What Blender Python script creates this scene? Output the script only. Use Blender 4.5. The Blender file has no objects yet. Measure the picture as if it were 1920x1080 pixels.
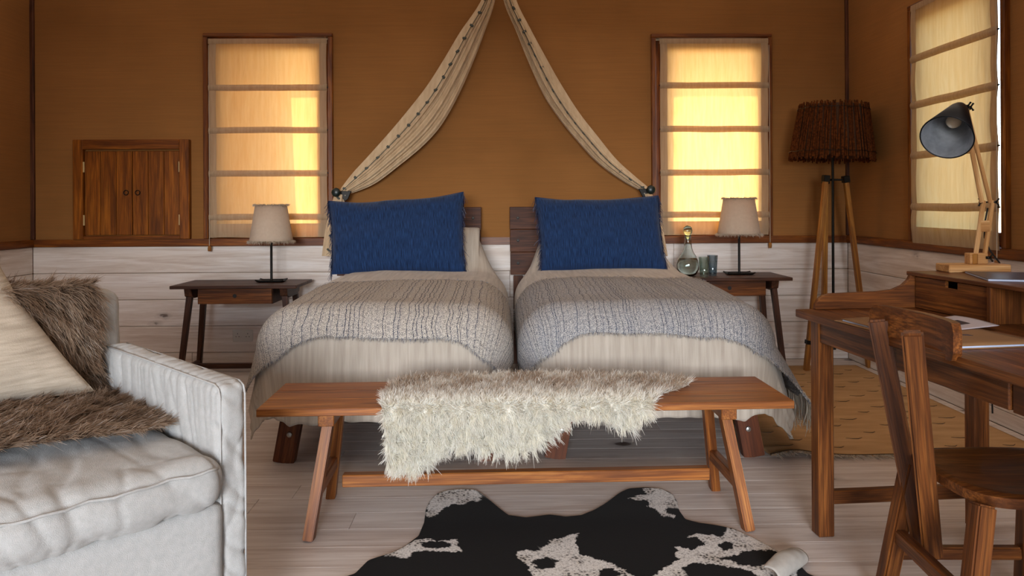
import bpy, bmesh, math, random
import numpy as np
from mathutils import Vector, Matrix, noise
R_ = math.radians
random.seed(7); rng = np.random.default_rng(7)
C = bpy.context.scene.collection
SC = bpy.context.scene

# ------------------------------------------------------------------ camera
YAW, ROLL, F_PX, HZ, CAMZ = R_(0.8), R_(0.3), 1400.0, 385.0, 1.15
fw = Vector((math.sin(YAW), math.cos(YAW), 0)); r0 = Vector((math.cos(YAW), -math.sin(YAW), 0)); u0 = Vector((0, 0, 1))
rc = r0*math.cos(ROLL) - u0*math.sin(ROLL); uc = r0*math.sin(ROLL) + u0*math.cos(ROLL)
cam = bpy.data.objects.new('camera', bpy.data.cameras.new('camera')); C.objects.link(cam)
cam.data.sensor_width = 36; cam.data.lens = F_PX/1920*36; cam.data.clip_start = 0.05
cam.data.shift_y = -(540-HZ)/1920
M = Matrix((rc, uc, -fw)).transposed().to_4x4(); M.translation = (0, 0, CAMZ); cam.matrix_world = M
SC.camera = cam

# ------------------------------------------------------------------ light
w = bpy.data.worlds.new('world'); SC.world = w; w.use_nodes = True
sky = w.node_tree.nodes.new('ShaderNodeTexSky'); sky.sky_type = 'NISHITA'; sky.sun_disc = False; sky.sun_elevation = R_(31); sky.sun_rotation = R_(-11); sky.dust_density = 3.0; sky.air_density = 1.0; sky.altitude = 1200
w.node_tree.links.new(sky.outputs[0], w.node_tree.nodes['Background'].inputs[0]); w.node_tree.nodes['Background'].inputs[1].default_value = 0.85
SUN = bpy.data.lights.new('sun', 'SUN'); SUN.energy = 4.3; SUN.color = (1.0, 0.76, 0.48); SUN.angle = R_(0.6)
so = bpy.data.objects.new('sun', SUN); C.objects.link(so)
so.rotation_euler = Vector((0.16, -0.83, -0.52)).to_track_quat('-Z', 'Y').to_euler(); so.location = (0, 12, 8)
A = bpy.data.lights.new('doorway_daylight', 'AREA'); A.shape = 'RECTANGLE'; A.size = 5.0; A.size_y = 5.0; A.energy = 2250; A.color = (0.95, 0.96, 1.0); A.spread = R_(150)
ao = bpy.data.objects.new('doorway_daylight', A); C.objects.link(ao); ao.location = (-1.0, -14.0, 3.2); ao.rotation_euler = (R_(88), 0, R_(-4))
SC.view_settings.view_transform = 'Standard'; SC.view_settings.look = 'None'
SC.view_settings.gamma = 1; SC.view_settings.use_curve_mapping = False; SC.view_settings.exposure = 0.0

# ------------------------------------------------------------------ picture point -> place in the room
def ray(px, py):
    return fw + rc*((px-960)/F_PX) + uc*((HZ-py)/F_PX)
def P(px, py, y):
    d = ray(px, py); return Vector((0, 0, CAMZ)) + d*(y/d.y)
def PZ(px, py, z):
    d = ray(px, py); return Vector((0, 0, CAMZ)) + d*((z-CAMZ)/d.z)
def PX(px, py, x):
    d = ray(px, py); return Vector((0, 0, CAMZ)) + d*(x/d.x)

# ------------------------------------------------------------------ materials
def lin(h):
    h = h.lstrip('#'); o = []
    for i in (0, 2, 4):
        c = int(h[i:i+2], 16)/255; o.append(c/12.92 if c <= 0.04045 else ((c+0.055)/1.055)**2.4)
    return (*o, 1)
class NT:
    def __init__(s, name):
        s.m = bpy.data.materials.new(name); s.m.use_nodes = True; s.t = s.m.node_tree; s.n = s.t.nodes; s.b = s.n['Principled BSDF']; s.out = s.n['Material Output']
        s.tc = s.n.new('ShaderNodeTexCoord')
    def l(s, a, b): s.t.links.new(a, b)
    def math(s, op, a, b=None, c=None, clamp=False):
        n = s.n.new('ShaderNodeMath'); n.operation = op; n.use_clamp = clamp
        for i, v in enumerate((a, b, c)):
            if v is None: continue
            if isinstance(v, (int, float)): n.inputs[i].default_value = v
            else: s.l(v, n.inputs[i])
        return n.outputs[0]
    def mapping(s, vec, scale, rnd=True):
        if rnd:
            oi = s.n.new('ShaderNodeObjectInfo'); a = s.n.new('ShaderNodeVectorMath'); a.operation = 'MULTIPLY'; a.inputs[1].default_value = (17, 23, 31)
            s.l(oi.outputs['Random'], a.inputs[0]); b = s.n.new('ShaderNodeVectorMath'); s.l(a.outputs[0], b.inputs[0]); s.l(vec, b.inputs[1]); vec = b.outputs[0]
        m = s.n.new('ShaderNodeMapping'); m.inputs['Scale'].default_value = scale; s.l(vec, m.inputs[0]); return m.outputs[0]
    def noise(s, vec, scale=5, detail=3, rough=.5, dist=0):
        n = s.n.new('ShaderNodeTexNoise'); n.inputs['Scale'].default_value = scale; n.inputs['Detail'].default_value = detail
        n.inputs['Roughness'].default_value = rough; n.inputs['Distortion'].default_value = dist; s.l(vec, n.inputs['Vector']); return n.outputs[0]
    def ramp(s, fac, stops):
        n = s.n.new('ShaderNodeValToRGB'); e = n.color_ramp.elements
        while len(e) < len(stops): e.new(0.5)
        for i, (p, c) in enumerate(stops):
            e[i].position = p; e[i].color = c if not isinstance(c, (int, float)) else (c, c, c, 1)
        s.l(fac, n.inputs[0]); return n.outputs[0]
    def mix(s, fac, a, b, mode='MIX'):
        n = s.n.new('ShaderNodeMix'); n.data_type = 'RGBA'; n.blend_type = mode
        for i, v in ((0, fac), (6, a), (7, b)):
            if isinstance(v, (int, float)): n.inputs[i].default_value = v
            elif isinstance(v, tuple): n.inputs[i].default_value = v
            else: s.l(v, n.inputs[i])
        return n.outputs[2]
    def bump(s, h, strength=.3, dist=.002):
        n = s.n.new('ShaderNodeBump'); n.inputs['Strength'].default_value = strength; n.inputs['Distance'].default_value = dist
        s.l(h, n.inputs['Height']); s.l(n.outputs[0], s.b.inputs['Normal']); return n.outputs[0]
    def color(s, c):
        if isinstance(c, tuple): s.b.inputs['Base Color'].default_value = c
        else: s.l(c, s.b.inputs['Base Color'])
    def set(s, rough=.6, metal=0, spec=.5, **k):
        s.b.inputs['Roughness'].default_value = rough; s.b.inputs['Metallic'].default_value = metal; s.b.inputs['Specular IOR Level'].default_value = spec
        for a, v in k.items(): s.b.inputs[a.replace('_', ' ')].default_value = v
        return s.m

def wood(name, dark, mid, light, axis, rough=.45, fine=1.0):
    t = NT(name); st = {'X': (1.2, 14, 14), 'Y': (14, 1.2, 14), 'Z': (14, 14, 1.2)}[axis]
    v = t.mapping(t.tc.outputs['Object'], st)
    a = t.noise(v, 1.6*fine, 4, .6, 1.2)
    col = t.ramp(a, [(.3, dark), (.5, mid), (.72, light)])
    v2 = t.mapping(t.tc.outputs['Object'], tuple(x*(9 if x > 2 else 2.5) for x in st))
    g = t.noise(v2, 1.5, 3, .6)
    col = t.mix(t.ramp(g, [(.38, .75), (.6, .0)]), col, dark)
    v3 = t.mapping(t.tc.outputs['Object'], tuple(x*.35 for x in st)); sp = t.noise(v3, 1.5, 2, .5)
    col = t.mix(t.ramp(sp, [(.4, .55), (.65, 0.)]), col, t.mix(.5, col, dark))
    t.color(col); t.bump(g, .12, .001)
    return t.set(rough, spec=.3)
WOODS = {}
def W3(key, *cols, rough=.45, fine=1.0):
    for ax in 'XYZ': WOODS[key+ax] = wood(key+'_'+ax, *[lin(c) for c in cols], ax, rough, fine)
W3('teak', '#65371a', '#9d5d28', '#bd7c3c', rough=.42)
W3('walnut', '#3c1e0c', '#73411b', '#995e2b', rough=.4)
W3('darkwood', '#2a150c', '#50301f', '#6d4530', rough=.45)
W3('hatch', '#532a07', '#8d4d10', '#b46c1e', rough=.4)
W3('trimwood', '#4e2508', '#7c430f', '#a8641c', rough=.4)
W3('bedwood', '#2e150a', '#57301b', '#73452a', rough=.6)
W3('redwood', '#45200d', '#70391b', '#8a5029', rough=.5)
W3('pine', '#99683a', '#c4935c', '#dcb482', rough=.5)
W3('tripod', '#6e4016', '#a8702c', '#c48d43', rough=.5)

def t_mid(a, b): return tuple((x+y)/2 for x, y in zip(a, b))
def whitewash(name, axis, base, light, stain, knots=True):
    t = NT(name); st = {'X': (.9, 12, 12), 'Y': (12, .9, 12)}[axis]
    v = t.mapping(t.tc.outputs['Object'], st)
    a = t.noise(v, 1.3, 5, .65, .8)
    col = t.ramp(a, [(.25, t_mid(stain, base)), (.42, base), (.62, light)])
    v2 = t.mapping(t.tc.outputs['Object'], tuple(x*(5 if x > 2 else 2.2) for x in st)); g = t.noise(v2, 1.4, 3, .6)
    col = t.mix(t.ramp(g, [(.33, .38), (.52, 0.)]), col, stain)
    if knots:
        kv = t.mapping(t.tc.outputs['Object'], {'X': (2.3, 3.2, 5.1), 'Y': (3.2, 2.3, 5.1)}[axis])
        vo = t.n.new('ShaderNodeTexVoronoi'); vo.inputs['Scale'].default_value = 1.0; vo.inputs['Randomness'].default_value = .9
        nz = t.noise(kv, 9, 2, .5); off = t.n.new('ShaderNodeVectorMath'); off.operation = 'ADD'
        s = t.n.new('ShaderNodeVectorMath'); s.operation = 'SCALE'; s.inputs['Scale'].default_value = .12
        t.l(nz, s.inputs[0]); t.l(kv, off.inputs[0]); t.l(s.outputs[0], off.inputs[1]); t.l(off.outputs[0], vo.inputs['Vector'])
        k = t.ramp(vo.outputs['Distance'], [(.0, .95), (.075, .8), (.10, .25), (.17, 0.)])
        col = t.mix(k, col, lin('#3a2118'))
    t.color(col); t.bump(a, .15, .002)
    return t.set(.55 if name == 'wall_boards' else .42)
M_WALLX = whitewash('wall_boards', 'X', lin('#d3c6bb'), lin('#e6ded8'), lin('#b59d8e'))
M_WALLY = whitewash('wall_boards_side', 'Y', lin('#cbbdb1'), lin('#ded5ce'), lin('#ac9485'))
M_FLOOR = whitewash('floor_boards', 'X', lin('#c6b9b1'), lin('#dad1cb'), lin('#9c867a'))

def canvas(name):
    t = NT(name); v = t.mapping(t.tc.outputs['Object'], (1, 1, 1), False)
    a = t.noise(v, 1.1, 3, .5); b = t.noise(t.mapping(t.tc.outputs['Object'], (300, 300, 300), False), 1, 1, .5)
    col = t.ramp(a, [(.3, lin('#855a31')), (.7, lin('#99693b'))])
    # woven slubs
    th = t.noise(t.mapping(t.tc.outputs['Object'], (3, 3, 160), False), 1, 2, .6)
    col = t.mix(t.ramp(th, [(.4, .18), (.6, 0.)]), col, lin('#6e4e2c'))
    t.color(col); t.bump(b, .2, .001)
    return t.set(.9, spec=.1)
M_CANVAS = canvas('tent_canvas')

def cloth(name, c1, c2, streak=(40, 40, 4), sc=1.0, rough=.9, bump=.25, weave=420, wr=0, coord='Object', sheen=.15, trans=0):
    t = NT(name); tc = t.tc.outputs[coord]
    a = t.noise(t.mapping(tc, streak, False), sc, 3, .6)
    t.color(t.ramp(a, [(.32, lin(c1)), (.68, lin(c2))]))
    h = t.noise(t.mapping(tc, (weave,)*3, False), 1, 1, .5)
    if wr:
        b2 = t.noise(t.mapping(tc, (1, 1, 1), False), 9, 3, .55, 1.5)
        h = t.math('ADD', t.math('MULTIPLY', b2, wr), h)
    t.bump(h, bump, .0015 if not wr else .004)
    m = t.set(rough, spec=.15); t.b.inputs['Sheen Weight'].default_value = sheen
    if trans:
        tr = t.n.new('ShaderNodeBsdfTranslucent'); tr.inputs[0].default_value = trans; mx = t.n.new('ShaderNodeMixShader'); mx.inputs[0].default_value = .5
        t.l(t.b.outputs[0], mx.inputs[1]); t.l(tr.outputs[0], mx.inputs[2]); t.l(mx.outputs[0], t.out.inputs[0])
    return m
M_SOFA = cloth('sofa_linen', '#a9a8a5', '#b4b2af', (60, 60, 60), weave=500, wr=1.2, bump=.3)
M_CUSH = cloth('cushion_linen', '#a89a88', '#c3b5a3', (9, 9, 90), weave=260, bump=.5)
M_BLIND = None
M_SHEET = cloth('bed_cotton', '#b8ab98', '#cbbfae', (30, 30, 4))
M_COVER = cloth('bedspread_wool', '#a2978a', '#bab0a3', (34, 2.2, 2.2), sc=1.2, coord='UV', weave=500, bump=.4)
M_BLUE = cloth('indigo_cotton', '#0a152e', '#203c66', (150, 5, 60), sc=1.6, coord='UV', weave=380, bump=.22)
M_BLUE2 = cloth('indigo_fringe', '#0a1430', '#1c2f58', (9, 9, 9))
M_DRAPE = cloth('net_cotton', '#b9a081', '#cdb696', (30, 30, 5), sheen=.1)
M_FRINGE = cloth('cream_yarn', '#b5a68e', '#cfc3ad', (20, 20, 20))
M_SHADE = cloth('lampshade_linen', '#d9c8b4', '#e4d4c1', (50, 50, 50), weave=600, trans=(.65, .5, .36, 1))

def plain(name, hexc, rough=.5, metal=0, spec=.5, var=.12, scale=8):
    t = NT(name); c = lin(hexc); d = tuple(x*(1-var) for x in c[:3])+(1,)
    n = t.noise(t.mapping(t.tc.outputs['Object'], (1, 1, 1)), scale, 3, .6)
    t.color(t.ramp(n, [(.35, d), (.65, c)])); return t.set(rough, metal, spec)
M_IRON = plain('black_iron', '#16130f', .42, .6, var=.3)
M_BLACK = plain('black_rubber', '#100f0f', .6)
M_BRASS = plain('brass', '#e3cb95', .35, .55)
M_STEEL = plain('bolt_steel', '#a9a9a6', .3, .9)
M_SHADEIRON = plain('charcoal_enamel', '#1b1c20', .38, .5, var=.3)
M_SHADEIN = plain('grey_enamel', '#b4b9c0', .34, .6, var=.3, scale=20)
M_WHITE = plain('white_plastic', '#cfcbc4', .4, var=.04)
M_PAPER = plain('paper', '#b9afb4', .6, var=.06)
M_KRAFT = plain('kraft_card', '#8a6540', .8, var=.15)
M_PAGES = plain('page_edges', '#b9c4dd', .7, var=.1)
M_DARKPRINT = plain('dark_print', '#2a2227', .6)
M_BUTTON = plain('slate_button', '#3b3f37', .6, var=.3, scale=60)
M_KNOB = plain('teal_knob', '#10201f', .35, var=.4, scale=40)
M_CORD = plain('white_cord', '#b9a994', .8)
M_STICK = plain('bark_stick', '#5f3114', .95, spec=.08, var=.75, scale=70)
M_SUEDE = plain('pale_suede', '#b3aca3', .9, var=.25, scale=14)
M_SOIL = plain('dry_ground', '#a78c5f', .95, var=.3, scale=1)
M_DARKCANVAS = plain('dark_canvas', '#4a2c14', .9, var=.2, scale=2)
def roof_mat():
    t = NT('roof_canvas'); t.color(lin('#a98a63')); t.set(.9, spec=.1); tr = t.n.new('ShaderNodeBsdfTranslucent'); tr.inputs[0].default_value = (.86, .65, .43, 1); mx = t.n.new('ShaderNodeMixShader'); mx.inputs[0].default_value = .29
    t.l(t.b.outputs[0], mx.inputs[1]); t.l(tr.outputs[0], mx.inputs[2]); t.l(mx.outputs[0], t.out.inputs[0]); return t.m
M_ROOF = roof_mat()
M_BULB = plain('pearl_bulb', '#c9b79a', .3)

def throw_mat(name, dark, light, navy, lines, thr, blue_amt):
    t = NT(name); uv = t.tc.outputs['UV']
    wob = t.noise(t.mapping(uv, (6, 9, 1), False), 1, 2, .5)
    sx = t.n.new('ShaderNodeSeparateXYZ'); t.l(uv, sx.inputs[0])
    u = t.math('ADD', sx.outputs[0], t.math('MULTIPLY', t.math('SUBTRACT', wob, .5), .030))
    cmb = t.n.new('ShaderNodeCombineXYZ'); t.l(u, cmb.inputs[0])
    vo = t.n.new('ShaderNodeTexVoronoi'); vo.voronoi_dimensions = '1D'; vo.inputs['Scale'].default_value = lines; vo.inputs['Randomness'].default_value = .85; t.l(u, vo.inputs['W'])
    line = t.ramp(vo.outputs['Distance'], [(thr*.55, 1.), (thr, 0.)])
    vc = t.n.new('ShaderNodeSeparateColor'); t.l(vo.outputs['Color'], vc.inputs[0]); line = t.math('MULTIPLY', line, t.ramp(vc.outputs[0], [(.1, .25), (.6, 1.)]))
    broad = t.noise(cmb.outputs[0], 22, 3, .7)
    sp = t.noise(t.mapping(uv, (330, 230, 1), False), 1, 1, .6); sp2 = t.noise(t.mapping(uv, (90, 60, 1), False), 1, 2, .6)
    spk = t.math('ADD', t.math('MULTIPLY', sp, .75), t.math('MULTIPLY', sp2, .25))
    col = t.ramp(spk, [(.40, lin(dark)), (.56, lin(light))])
    bl = t.ramp(broad, [(.40, 0.), (.60, 1.)])
    col = t.mix(t.math('MULTIPLY', bl, blue_amt), col, t.ramp(spk, [(.38, lin(navy)), (.62, lin(light))]))
    dash = t.ramp(t.noise(t.mapping(uv, (80, 120, 1), False), 1, 1, .5), [(.36, .3), (.52, 1.)])
    col = t.mix(t.math('MULTIPLY', line, dash), col, lin('#27324c'))
    t.color(col); t.bump(t.math('SUBTRACT', spk, t.math('MULTIPLY', line, .5)), .8, .004)
    return t.set(.95, spec=.1)
M_THROW1 = throw_mat('slub_throw', '#5f5c5b', '#c9c0b4', '#6d778c', 46, .085, .25)
M_THROW2 = throw_mat('slub_throw_blue', '#55585f', '#bcb8b4', '#4a576c', 62, .085, .7)

def blind_mat(nm='blind_cotton', tf=.62):
    t = NT(nm); tc = t.tc.outputs['Object']
    a = t.noise(t.mapping(tc, (60, 60, 4), False), 1, 3, .6)
    h = t.noise(t.mapping(tc, (7, 7, 2.5), False), 1, 3, .5, 1.0)
    d = t.n.new('ShaderNodeBsdfDiffuse'); t.l(t.ramp(a, [(.35, lin('#a08a70')), (.65, lin('#ad977d'))]), d.inputs[0])
    tr = t.n.new('ShaderNodeBsdfTranslucent'); t.l(t.ramp(a, [(.35, (.97, .57, .20, 1)), (.65, (1.0, .63, .25, 1))]), tr.inputs[0])
    bp = t.n.new('ShaderNodeBump'); bp.inputs['Strength'].default_value = .35; bp.inputs['Distance'].default_value = .02; t.l(h, bp.inputs['Height'])
    t.l(bp.outputs[0], d.inputs['Normal']); t.l(bp.outputs[0], tr.inputs['Normal'])
    mx = t.n.new('ShaderNodeMixShader'); mx.inputs[0].default_value = tf; t.l(d.outputs[0], mx.inputs[1]); t.l(tr.outputs[0], mx.inputs[2]); t.l(mx.outputs[0], t.out.inputs[0])
    return t.m
M_BLIND = blind_mat(); M_HEM = blind_mat('blind_hem', .22)
def pane_mat():
    t = NT('window_glass'); tp = t.n.new('ShaderNodeBsdfTransparent'); g = t.n.new('ShaderNodeBsdfGlossy'); g.inputs['Roughness'].default_value = .02
    mx = t.n.new('ShaderNodeMixShader'); mx.inputs[0].default_value = .06; t.l(tp.outputs[0], mx.inputs[1]); t.l(g.outputs[0], mx.inputs[2]); t.l(mx.outputs[0], t.out.inputs[0]); return t.m
M_PANE = pane_mat()
def glass(name, col, rough=0.02, ior=1.45):
    t = NT(name); t.color(col); t.set(rough); t.b.inputs['Transmission Weight'].default_value = 1; t.b.inputs['IOR'].default_value = ior; return t.m
M_GLASSG = glass('green_glass', (.62, .82, .66, 1)); M_THIN = None; M_GLASSC = glass('clear_glass', (.86, .93, .92, 1)); M_GLASSB = glass('blue_glass', (.62, .74, .80, 1)); M_WATER = glass('water', (.9, .96, .95, 1), 0, 1.33)
def thin_glass(name, col):
    t = NT(name); tp = t.n.new('ShaderNodeBsdfTransparent'); tp.inputs[0].default_value = col; g = t.n.new('ShaderNodeBsdfGlossy'); g.inputs['Roughness'].default_value = .04
    lw = t.n.new('ShaderNodeLayerWeight'); lw.inputs[0].default_value = .25; f = t.math('MULTIPLY_ADD', lw.outputs['Facing'], .5, .05, clamp=True)
    mx = t.n.new('ShaderNodeMixShader'); t.l(f, mx.inputs[0]); t.l(tp.outputs[0], mx.inputs[1]); t.l(g.outputs[0], mx.inputs[2]); t.l(mx.outputs[0], t.out.inputs[0]); return t.m
M_THINC = thin_glass('tumbler_glass', (.80, .90, .88, 1)); M_THINB = thin_glass('tumbler_blue_glass', (.62, .72, .78, 1))
def hair_mat(name, rough=.7, trans=.45):
    t = NT(name); at = t.n.new('ShaderNodeAttribute'); at.attribute_name = 'Col'
    d = t.n.new('ShaderNodeBsdfDiffuse'); tr = t.n.new('ShaderNodeBsdfTranslucent'); t.l(at.outputs['Color'], d.inputs[0]); t.l(at.outputs['Color'], tr.inputs[0])
    g = t.n.new('ShaderNodeBsdfGlossy'); g.inputs['Roughness'].default_value = .45; g.inputs[0].default_value = (.9, .9, .9, 1)
    mx = t.n.new('ShaderNodeMixShader'); mx.inputs[0].default_value = trans; t.l(d.outputs[0], mx.inputs[1]); t.l(tr.outputs[0], mx.inputs[2])
    m2 = t.n.new('ShaderNodeMixShader'); m2.inputs[0].default_value = .04; t.l(mx.outputs[0], m2.inputs[1]); t.l(g.outputs[0], m2.inputs[2]); t.l(m2.outputs[0], t.out.inputs[0]); return t.m
M_HAIR = hair_mat('sheepskin_wool')
M_PELT = plain('wool_backing', '#d6d0c4', .95, spec=.05, var=.1)
M_PELTB = plain('brown_wool_backing', '#3f2c20', .95, spec=.05, var=.3)

# ------------------------------------------------------------------ object helpers
WM = {}
def obj(name, bm, mat, parent=None, mw=None, smooth=False, label=None, kind=None):
    if isinstance(bm, bpy.types.Mesh): me = bm
    else:
        me = bpy.data.meshes.new(name); bm.normal_update(); bm.to_mesh(me); bm.free()
    if mat is not None and not len(me.materials):
        for m in (mat if isinstance(mat, (list, tuple)) else [mat]): me.materials.append(m)
    if smooth:
        me.polygons.foreach_set('use_smooth', [True]*len(me.polygons))
    o = bpy.data.objects.new(name, me); C.objects.link(o)
    mw = mw or Matrix.Identity(4); WM[o.name] = mw
    if parent is not None:
        o.parent = parent; o.matrix_parent_inverse = WM[parent.name].inverted()
    o.matrix_basis = mw
    if label: o['label'] = label
    if kind: o['kind'] = kind
    return o
def thing(name, loc, label, cat, group=None, rz=0):
    o = bpy.data.objects.new(name, None); C.objects.link(o); m = Matrix.Translation(loc) @ Matrix.Rotation(rz, 4, 'Z'); o.matrix_basis = m; WM[o.name] = m
    o.empty_display_size = .1
    o['label'] = label; o['category'] = cat
    if group: o['group'] = group
    return o
def tag(o, label, cat, group=None):
    o['label'] = label; o['category'] = cat
    if group: o['group'] = group
    return o
def place(o, m): WM[o.name] = m; o.matrix_basis = m
def copy_tree(root, newm):
    def cp(o, par):
        c = o.copy(); C.objects.link(c)
        if par is not None: c.parent = par
        WM[c.name] = WM[o.name]
        for ch in list(o.children): cp(ch, c)
        return c
    r = cp(root, None); r.matrix_basis = newm; return r
def bevel(bm, w, seg=1):
    if w > 0: bmesh.ops.bevel(bm, geom=bm.edges[:], offset=w, segments=seg, affect='EDGES', clamp_overlap=True)
def box(lo, hi, bv=.002, seg=1, bm=None):
    b = bmesh.new()
    bmesh.ops.create_cube(b, size=1)
    lo = Vector(lo); hi = Vector(hi); c = (lo+hi)/2; s = hi-lo
    for v in b.verts: v.co = Vector((v.co.x*s.x+c.x, v.co.y*s.y+c.y, v.co.z*s.z+c.z))
    bevel(b, bv, seg)
    if bm is None: return b
    tmp = bpy.data.meshes.new('t'); b.to_mesh(tmp); b.free(); bm.from_mesh(tmp); bpy.data.meshes.remove(tmp); return bm
def frame_to(p0, p1, up=(0, 0, 1), roll=0):
    z = (Vector(p1)-Vector(p0)).normalized(); x = Vector(up).cross(z)
    if x.length < 1e-3: x = Vector((1, 0, 0))
    x.normalize(); y = z.cross(x); m = Matrix((x, y, z)).transposed().to_4x4() @ Matrix.Rotation(roll, 4, 'Z'); m.translation = p0; return m
def beam(name, p0, p1, wx, wy, mat, parent, up=(0, 1, 0), taper=1.0, bv=.003, label=None, base=None, roll=0):
    """square timber from p0 to p1, its grain along its own z; base = matrix of the thing it stands in"""
    if base is not None: p0 = base @ Vector(p0); p1 = base @ Vector(p1); up = base.to_3x3() @ Vector(up)
    L = (Vector(p1)-Vector(p0)).length; b = box((-wx/2, -wy/2, 0), (wx/2, wy/2, L), 0)
    for v in b.verts:
        if v.co.z > L/2: v.co.x *= taper; v.co.y *= taper
    bevel(b, bv, 2)
    return obj(name, b, mat, parent, frame_to(p0, p1, up, roll), label=label)
def bx(name, lo, hi, mat, parent=None, base=None, bv=.003, label=None, kind=None, seg=1):
    """box given in the frame 'base'; mesh is centred so grain follows the object's own axes"""
    lo = Vector(lo); hi = Vector(hi); c = (lo+hi)/2; m = (base or Matrix.Identity(4)) @ Matrix.Translation(c)
    return obj(name, box(lo-c, hi-c, bv, seg), mat, parent, m, label=label, kind=kind)
def lathe(prof, n=32, axis_m=None, cap=True):
    b = bmesh.new(); rings = []
    for r, z in prof:
        rings.append([b.verts.new((r*math.cos(2*math.pi*k/n), r*math.sin(2*math.pi*k/n), z)) for k in range(n)])
    for a, c in zip(rings, rings[1:]):
        for k in range(n): b.faces.new((a[k], a[(k+1) % n], c[(k+1) % n], c[k]))
    if cap:
        for rg, fl in ((rings[0], True), (rings[-1], False)):
            if prof[0 if fl else -1][0] > 1e-4: b.faces.new(list(reversed(rg)) if fl else rg)
    bmesh.ops.remove_doubles(b, verts=b.verts[:], dist=1e-5)
    if axis_m is not None: bmesh.ops.transform(b, matrix=axis_m, verts=b.verts[:])
    return b
def tube(pts, r, n=8, bm=None):
    b = bm or bmesh.new(); pts = [Vector(p) for p in pts]; rings = []; up = Vector((0.13, .31, .94))
    for i, p in enumerate(pts):
        d = (pts[min(i+1, len(pts)-1)]-pts[max(i-1, 0)]).normalized(); x = d.cross(up)
        if x.length < .05: x = d.cross(Vector((1, 0, 0)))
        x.normalize(); y = d.cross(x); rr = r[i] if isinstance(r, (list, tuple)) else r
        rings.append([b.verts.new(p+(x*math.cos(2*math.pi*k/n)+y*math.sin(2*math.pi*k/n))*rr) for k in range(n)])
    for a, c in zip(rings, rings[1:]):
        for k in range(n): b.faces.new((a[k], a[(k+1) % n], c[(k+1) % n], c[k]))
    b.faces.new(list(reversed(rings[0]))); b.faces.new(rings[-1]); return b
def grid_mesh(name, fn, nu, nv, uvfn=None, thick=0, closeu=False):
    """fn(i/nu, j/nv) -> point"""
    V = [tuple(fn(i/nu, j/nv)) for j in range(nv+1) for i in range(nu+1)]
    Fc = [(j*(nu+1)+i, j*(nu+1)+i+1, (j+1)*(nu+1)+i+1, (j+1)*(nu+1)+i) for j in range(nv) for i in range(nu)]
    me = bpy.data.meshes.new(name); me.from_pydata(V, [], Fc)
    uv = me.uv_layers.new(name='UVMap'); ids = np.zeros(len(me.loops), dtype=np.int32); me.loops.foreach_get('vertex_index', ids)
    g = uvfn or (lambda a, b: (a, b)); UV = np.array([g(i/nu, j/nv) for j in range(nv+1) for i in range(nu+1)], dtype=np.float32)
    uv.data.foreach_set('uv', UV[ids].ravel()); me.polygons.foreach_set('use_smooth', [True]*len(me.polygons)); me.update(); return me
def solid(o, t, off=0):
    m = o.modifiers.new('thickness', 'SOLIDIFY'); m.thickness = t; m.offset = off; return o
def sm(a, b, x):
    t = min(1, max(0, (x-a)/(b-a))); return t*t*(3-2*t)
def nz(x, y, z=0, s=1.0): return noise.noise(Vector((x*s, y*s, z*s)))
def prism(outline, t, bv=.002):
    """outline in local xz, thickness t along y"""
    b = bmesh.new(); v0 = [b.verts.new((x, -t/2, z)) for x, z in outline]; v1 = [b.verts.new((x, t/2, z)) for x, z in outline]
    n = len(outline); b.faces.new(v0); b.faces.new(list(reversed(v1)))
    for i in range(n): b.faces.new((v0[i], v1[i], v1[(i+1) % n], v0[(i+1) % n]))
    bmesh.ops.recalc_face_normals(b, faces=b.faces[:]); bevel(b, bv); return b
def strands(name, base, direc, length, width, col, parent=None, mat=None, segs=3, sag=0.25, tipfac=.15, kind='stuff', colbase=None):
    """a bundle of fine ribbons: base (N,3), direc (N,3) unit start directions, length (N,), colours (N,3)"""
    N = len(base); t = np.linspace(0, 1, segs+1)[None, :, None]
    d0 = direc; g = np.array([0, 0, -1.0])
    L = length[:, None, None]
    path = base[:, None, :] + L*(d0[:, None, :]*(t) + g*(sag*t**2)) + L*t**2*rng.normal(0, .12, (N, 1, 3))
    side = np.cross(d0, rng.normal(0, 1, (N, 3))); side /= np.linalg.norm(side, axis=1, keepdims=True)+1e-9
    wv = (width*(1-(1-tipfac)*t**2))/2
    a = path + side[:, None, :]*wv; b = path - side[:, None, :]*wv
    V = np.stack([a, b], 2).reshape(-1, 3).astype(np.float32)
    k = np.arange(N)[:, None]*(segs+1)*2 + np.arange(segs)[None, :]*2
    F = np.stack([k, k+1, k+3, k+2], -1).reshape(-1)
    me = bpy.data.meshes.new(name); me.vertices.add(len(V)); me.vertices.foreach_set('co', V.ravel())
    nf = N*segs; me.loops.add(nf*4); me.loops.foreach_set('vertex_index', F.astype(np.int32)); me.polygons.add(nf); me.polygons.foreach_set('loop_start', (np.arange(nf)*4).astype(np.int32))
    me.update(calc_edges=True)
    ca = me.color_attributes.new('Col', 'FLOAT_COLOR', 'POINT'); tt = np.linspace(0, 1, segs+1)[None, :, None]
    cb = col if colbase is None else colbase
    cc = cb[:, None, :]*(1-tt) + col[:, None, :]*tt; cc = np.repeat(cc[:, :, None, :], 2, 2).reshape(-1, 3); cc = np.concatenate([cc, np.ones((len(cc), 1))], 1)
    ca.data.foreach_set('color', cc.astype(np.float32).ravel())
    return obj(name, me, mat or M_HAIR, parent, kind=kind)
def pip(poly, pts):
    x, y = pts[:, 0], pts[:, 1]; ins = np.zeros(len(pts), bool); n = len(poly)
    for i in range(n):
        x1, y1 = poly[i]; x2, y2 = poly[(i+1) % n]
        c = ((y1 > y) != (y2 > y)) & (x < (x2-x1)*(y-y1)/(y2-y1+1e-12)+x1); ins ^= c
    return ins

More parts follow.
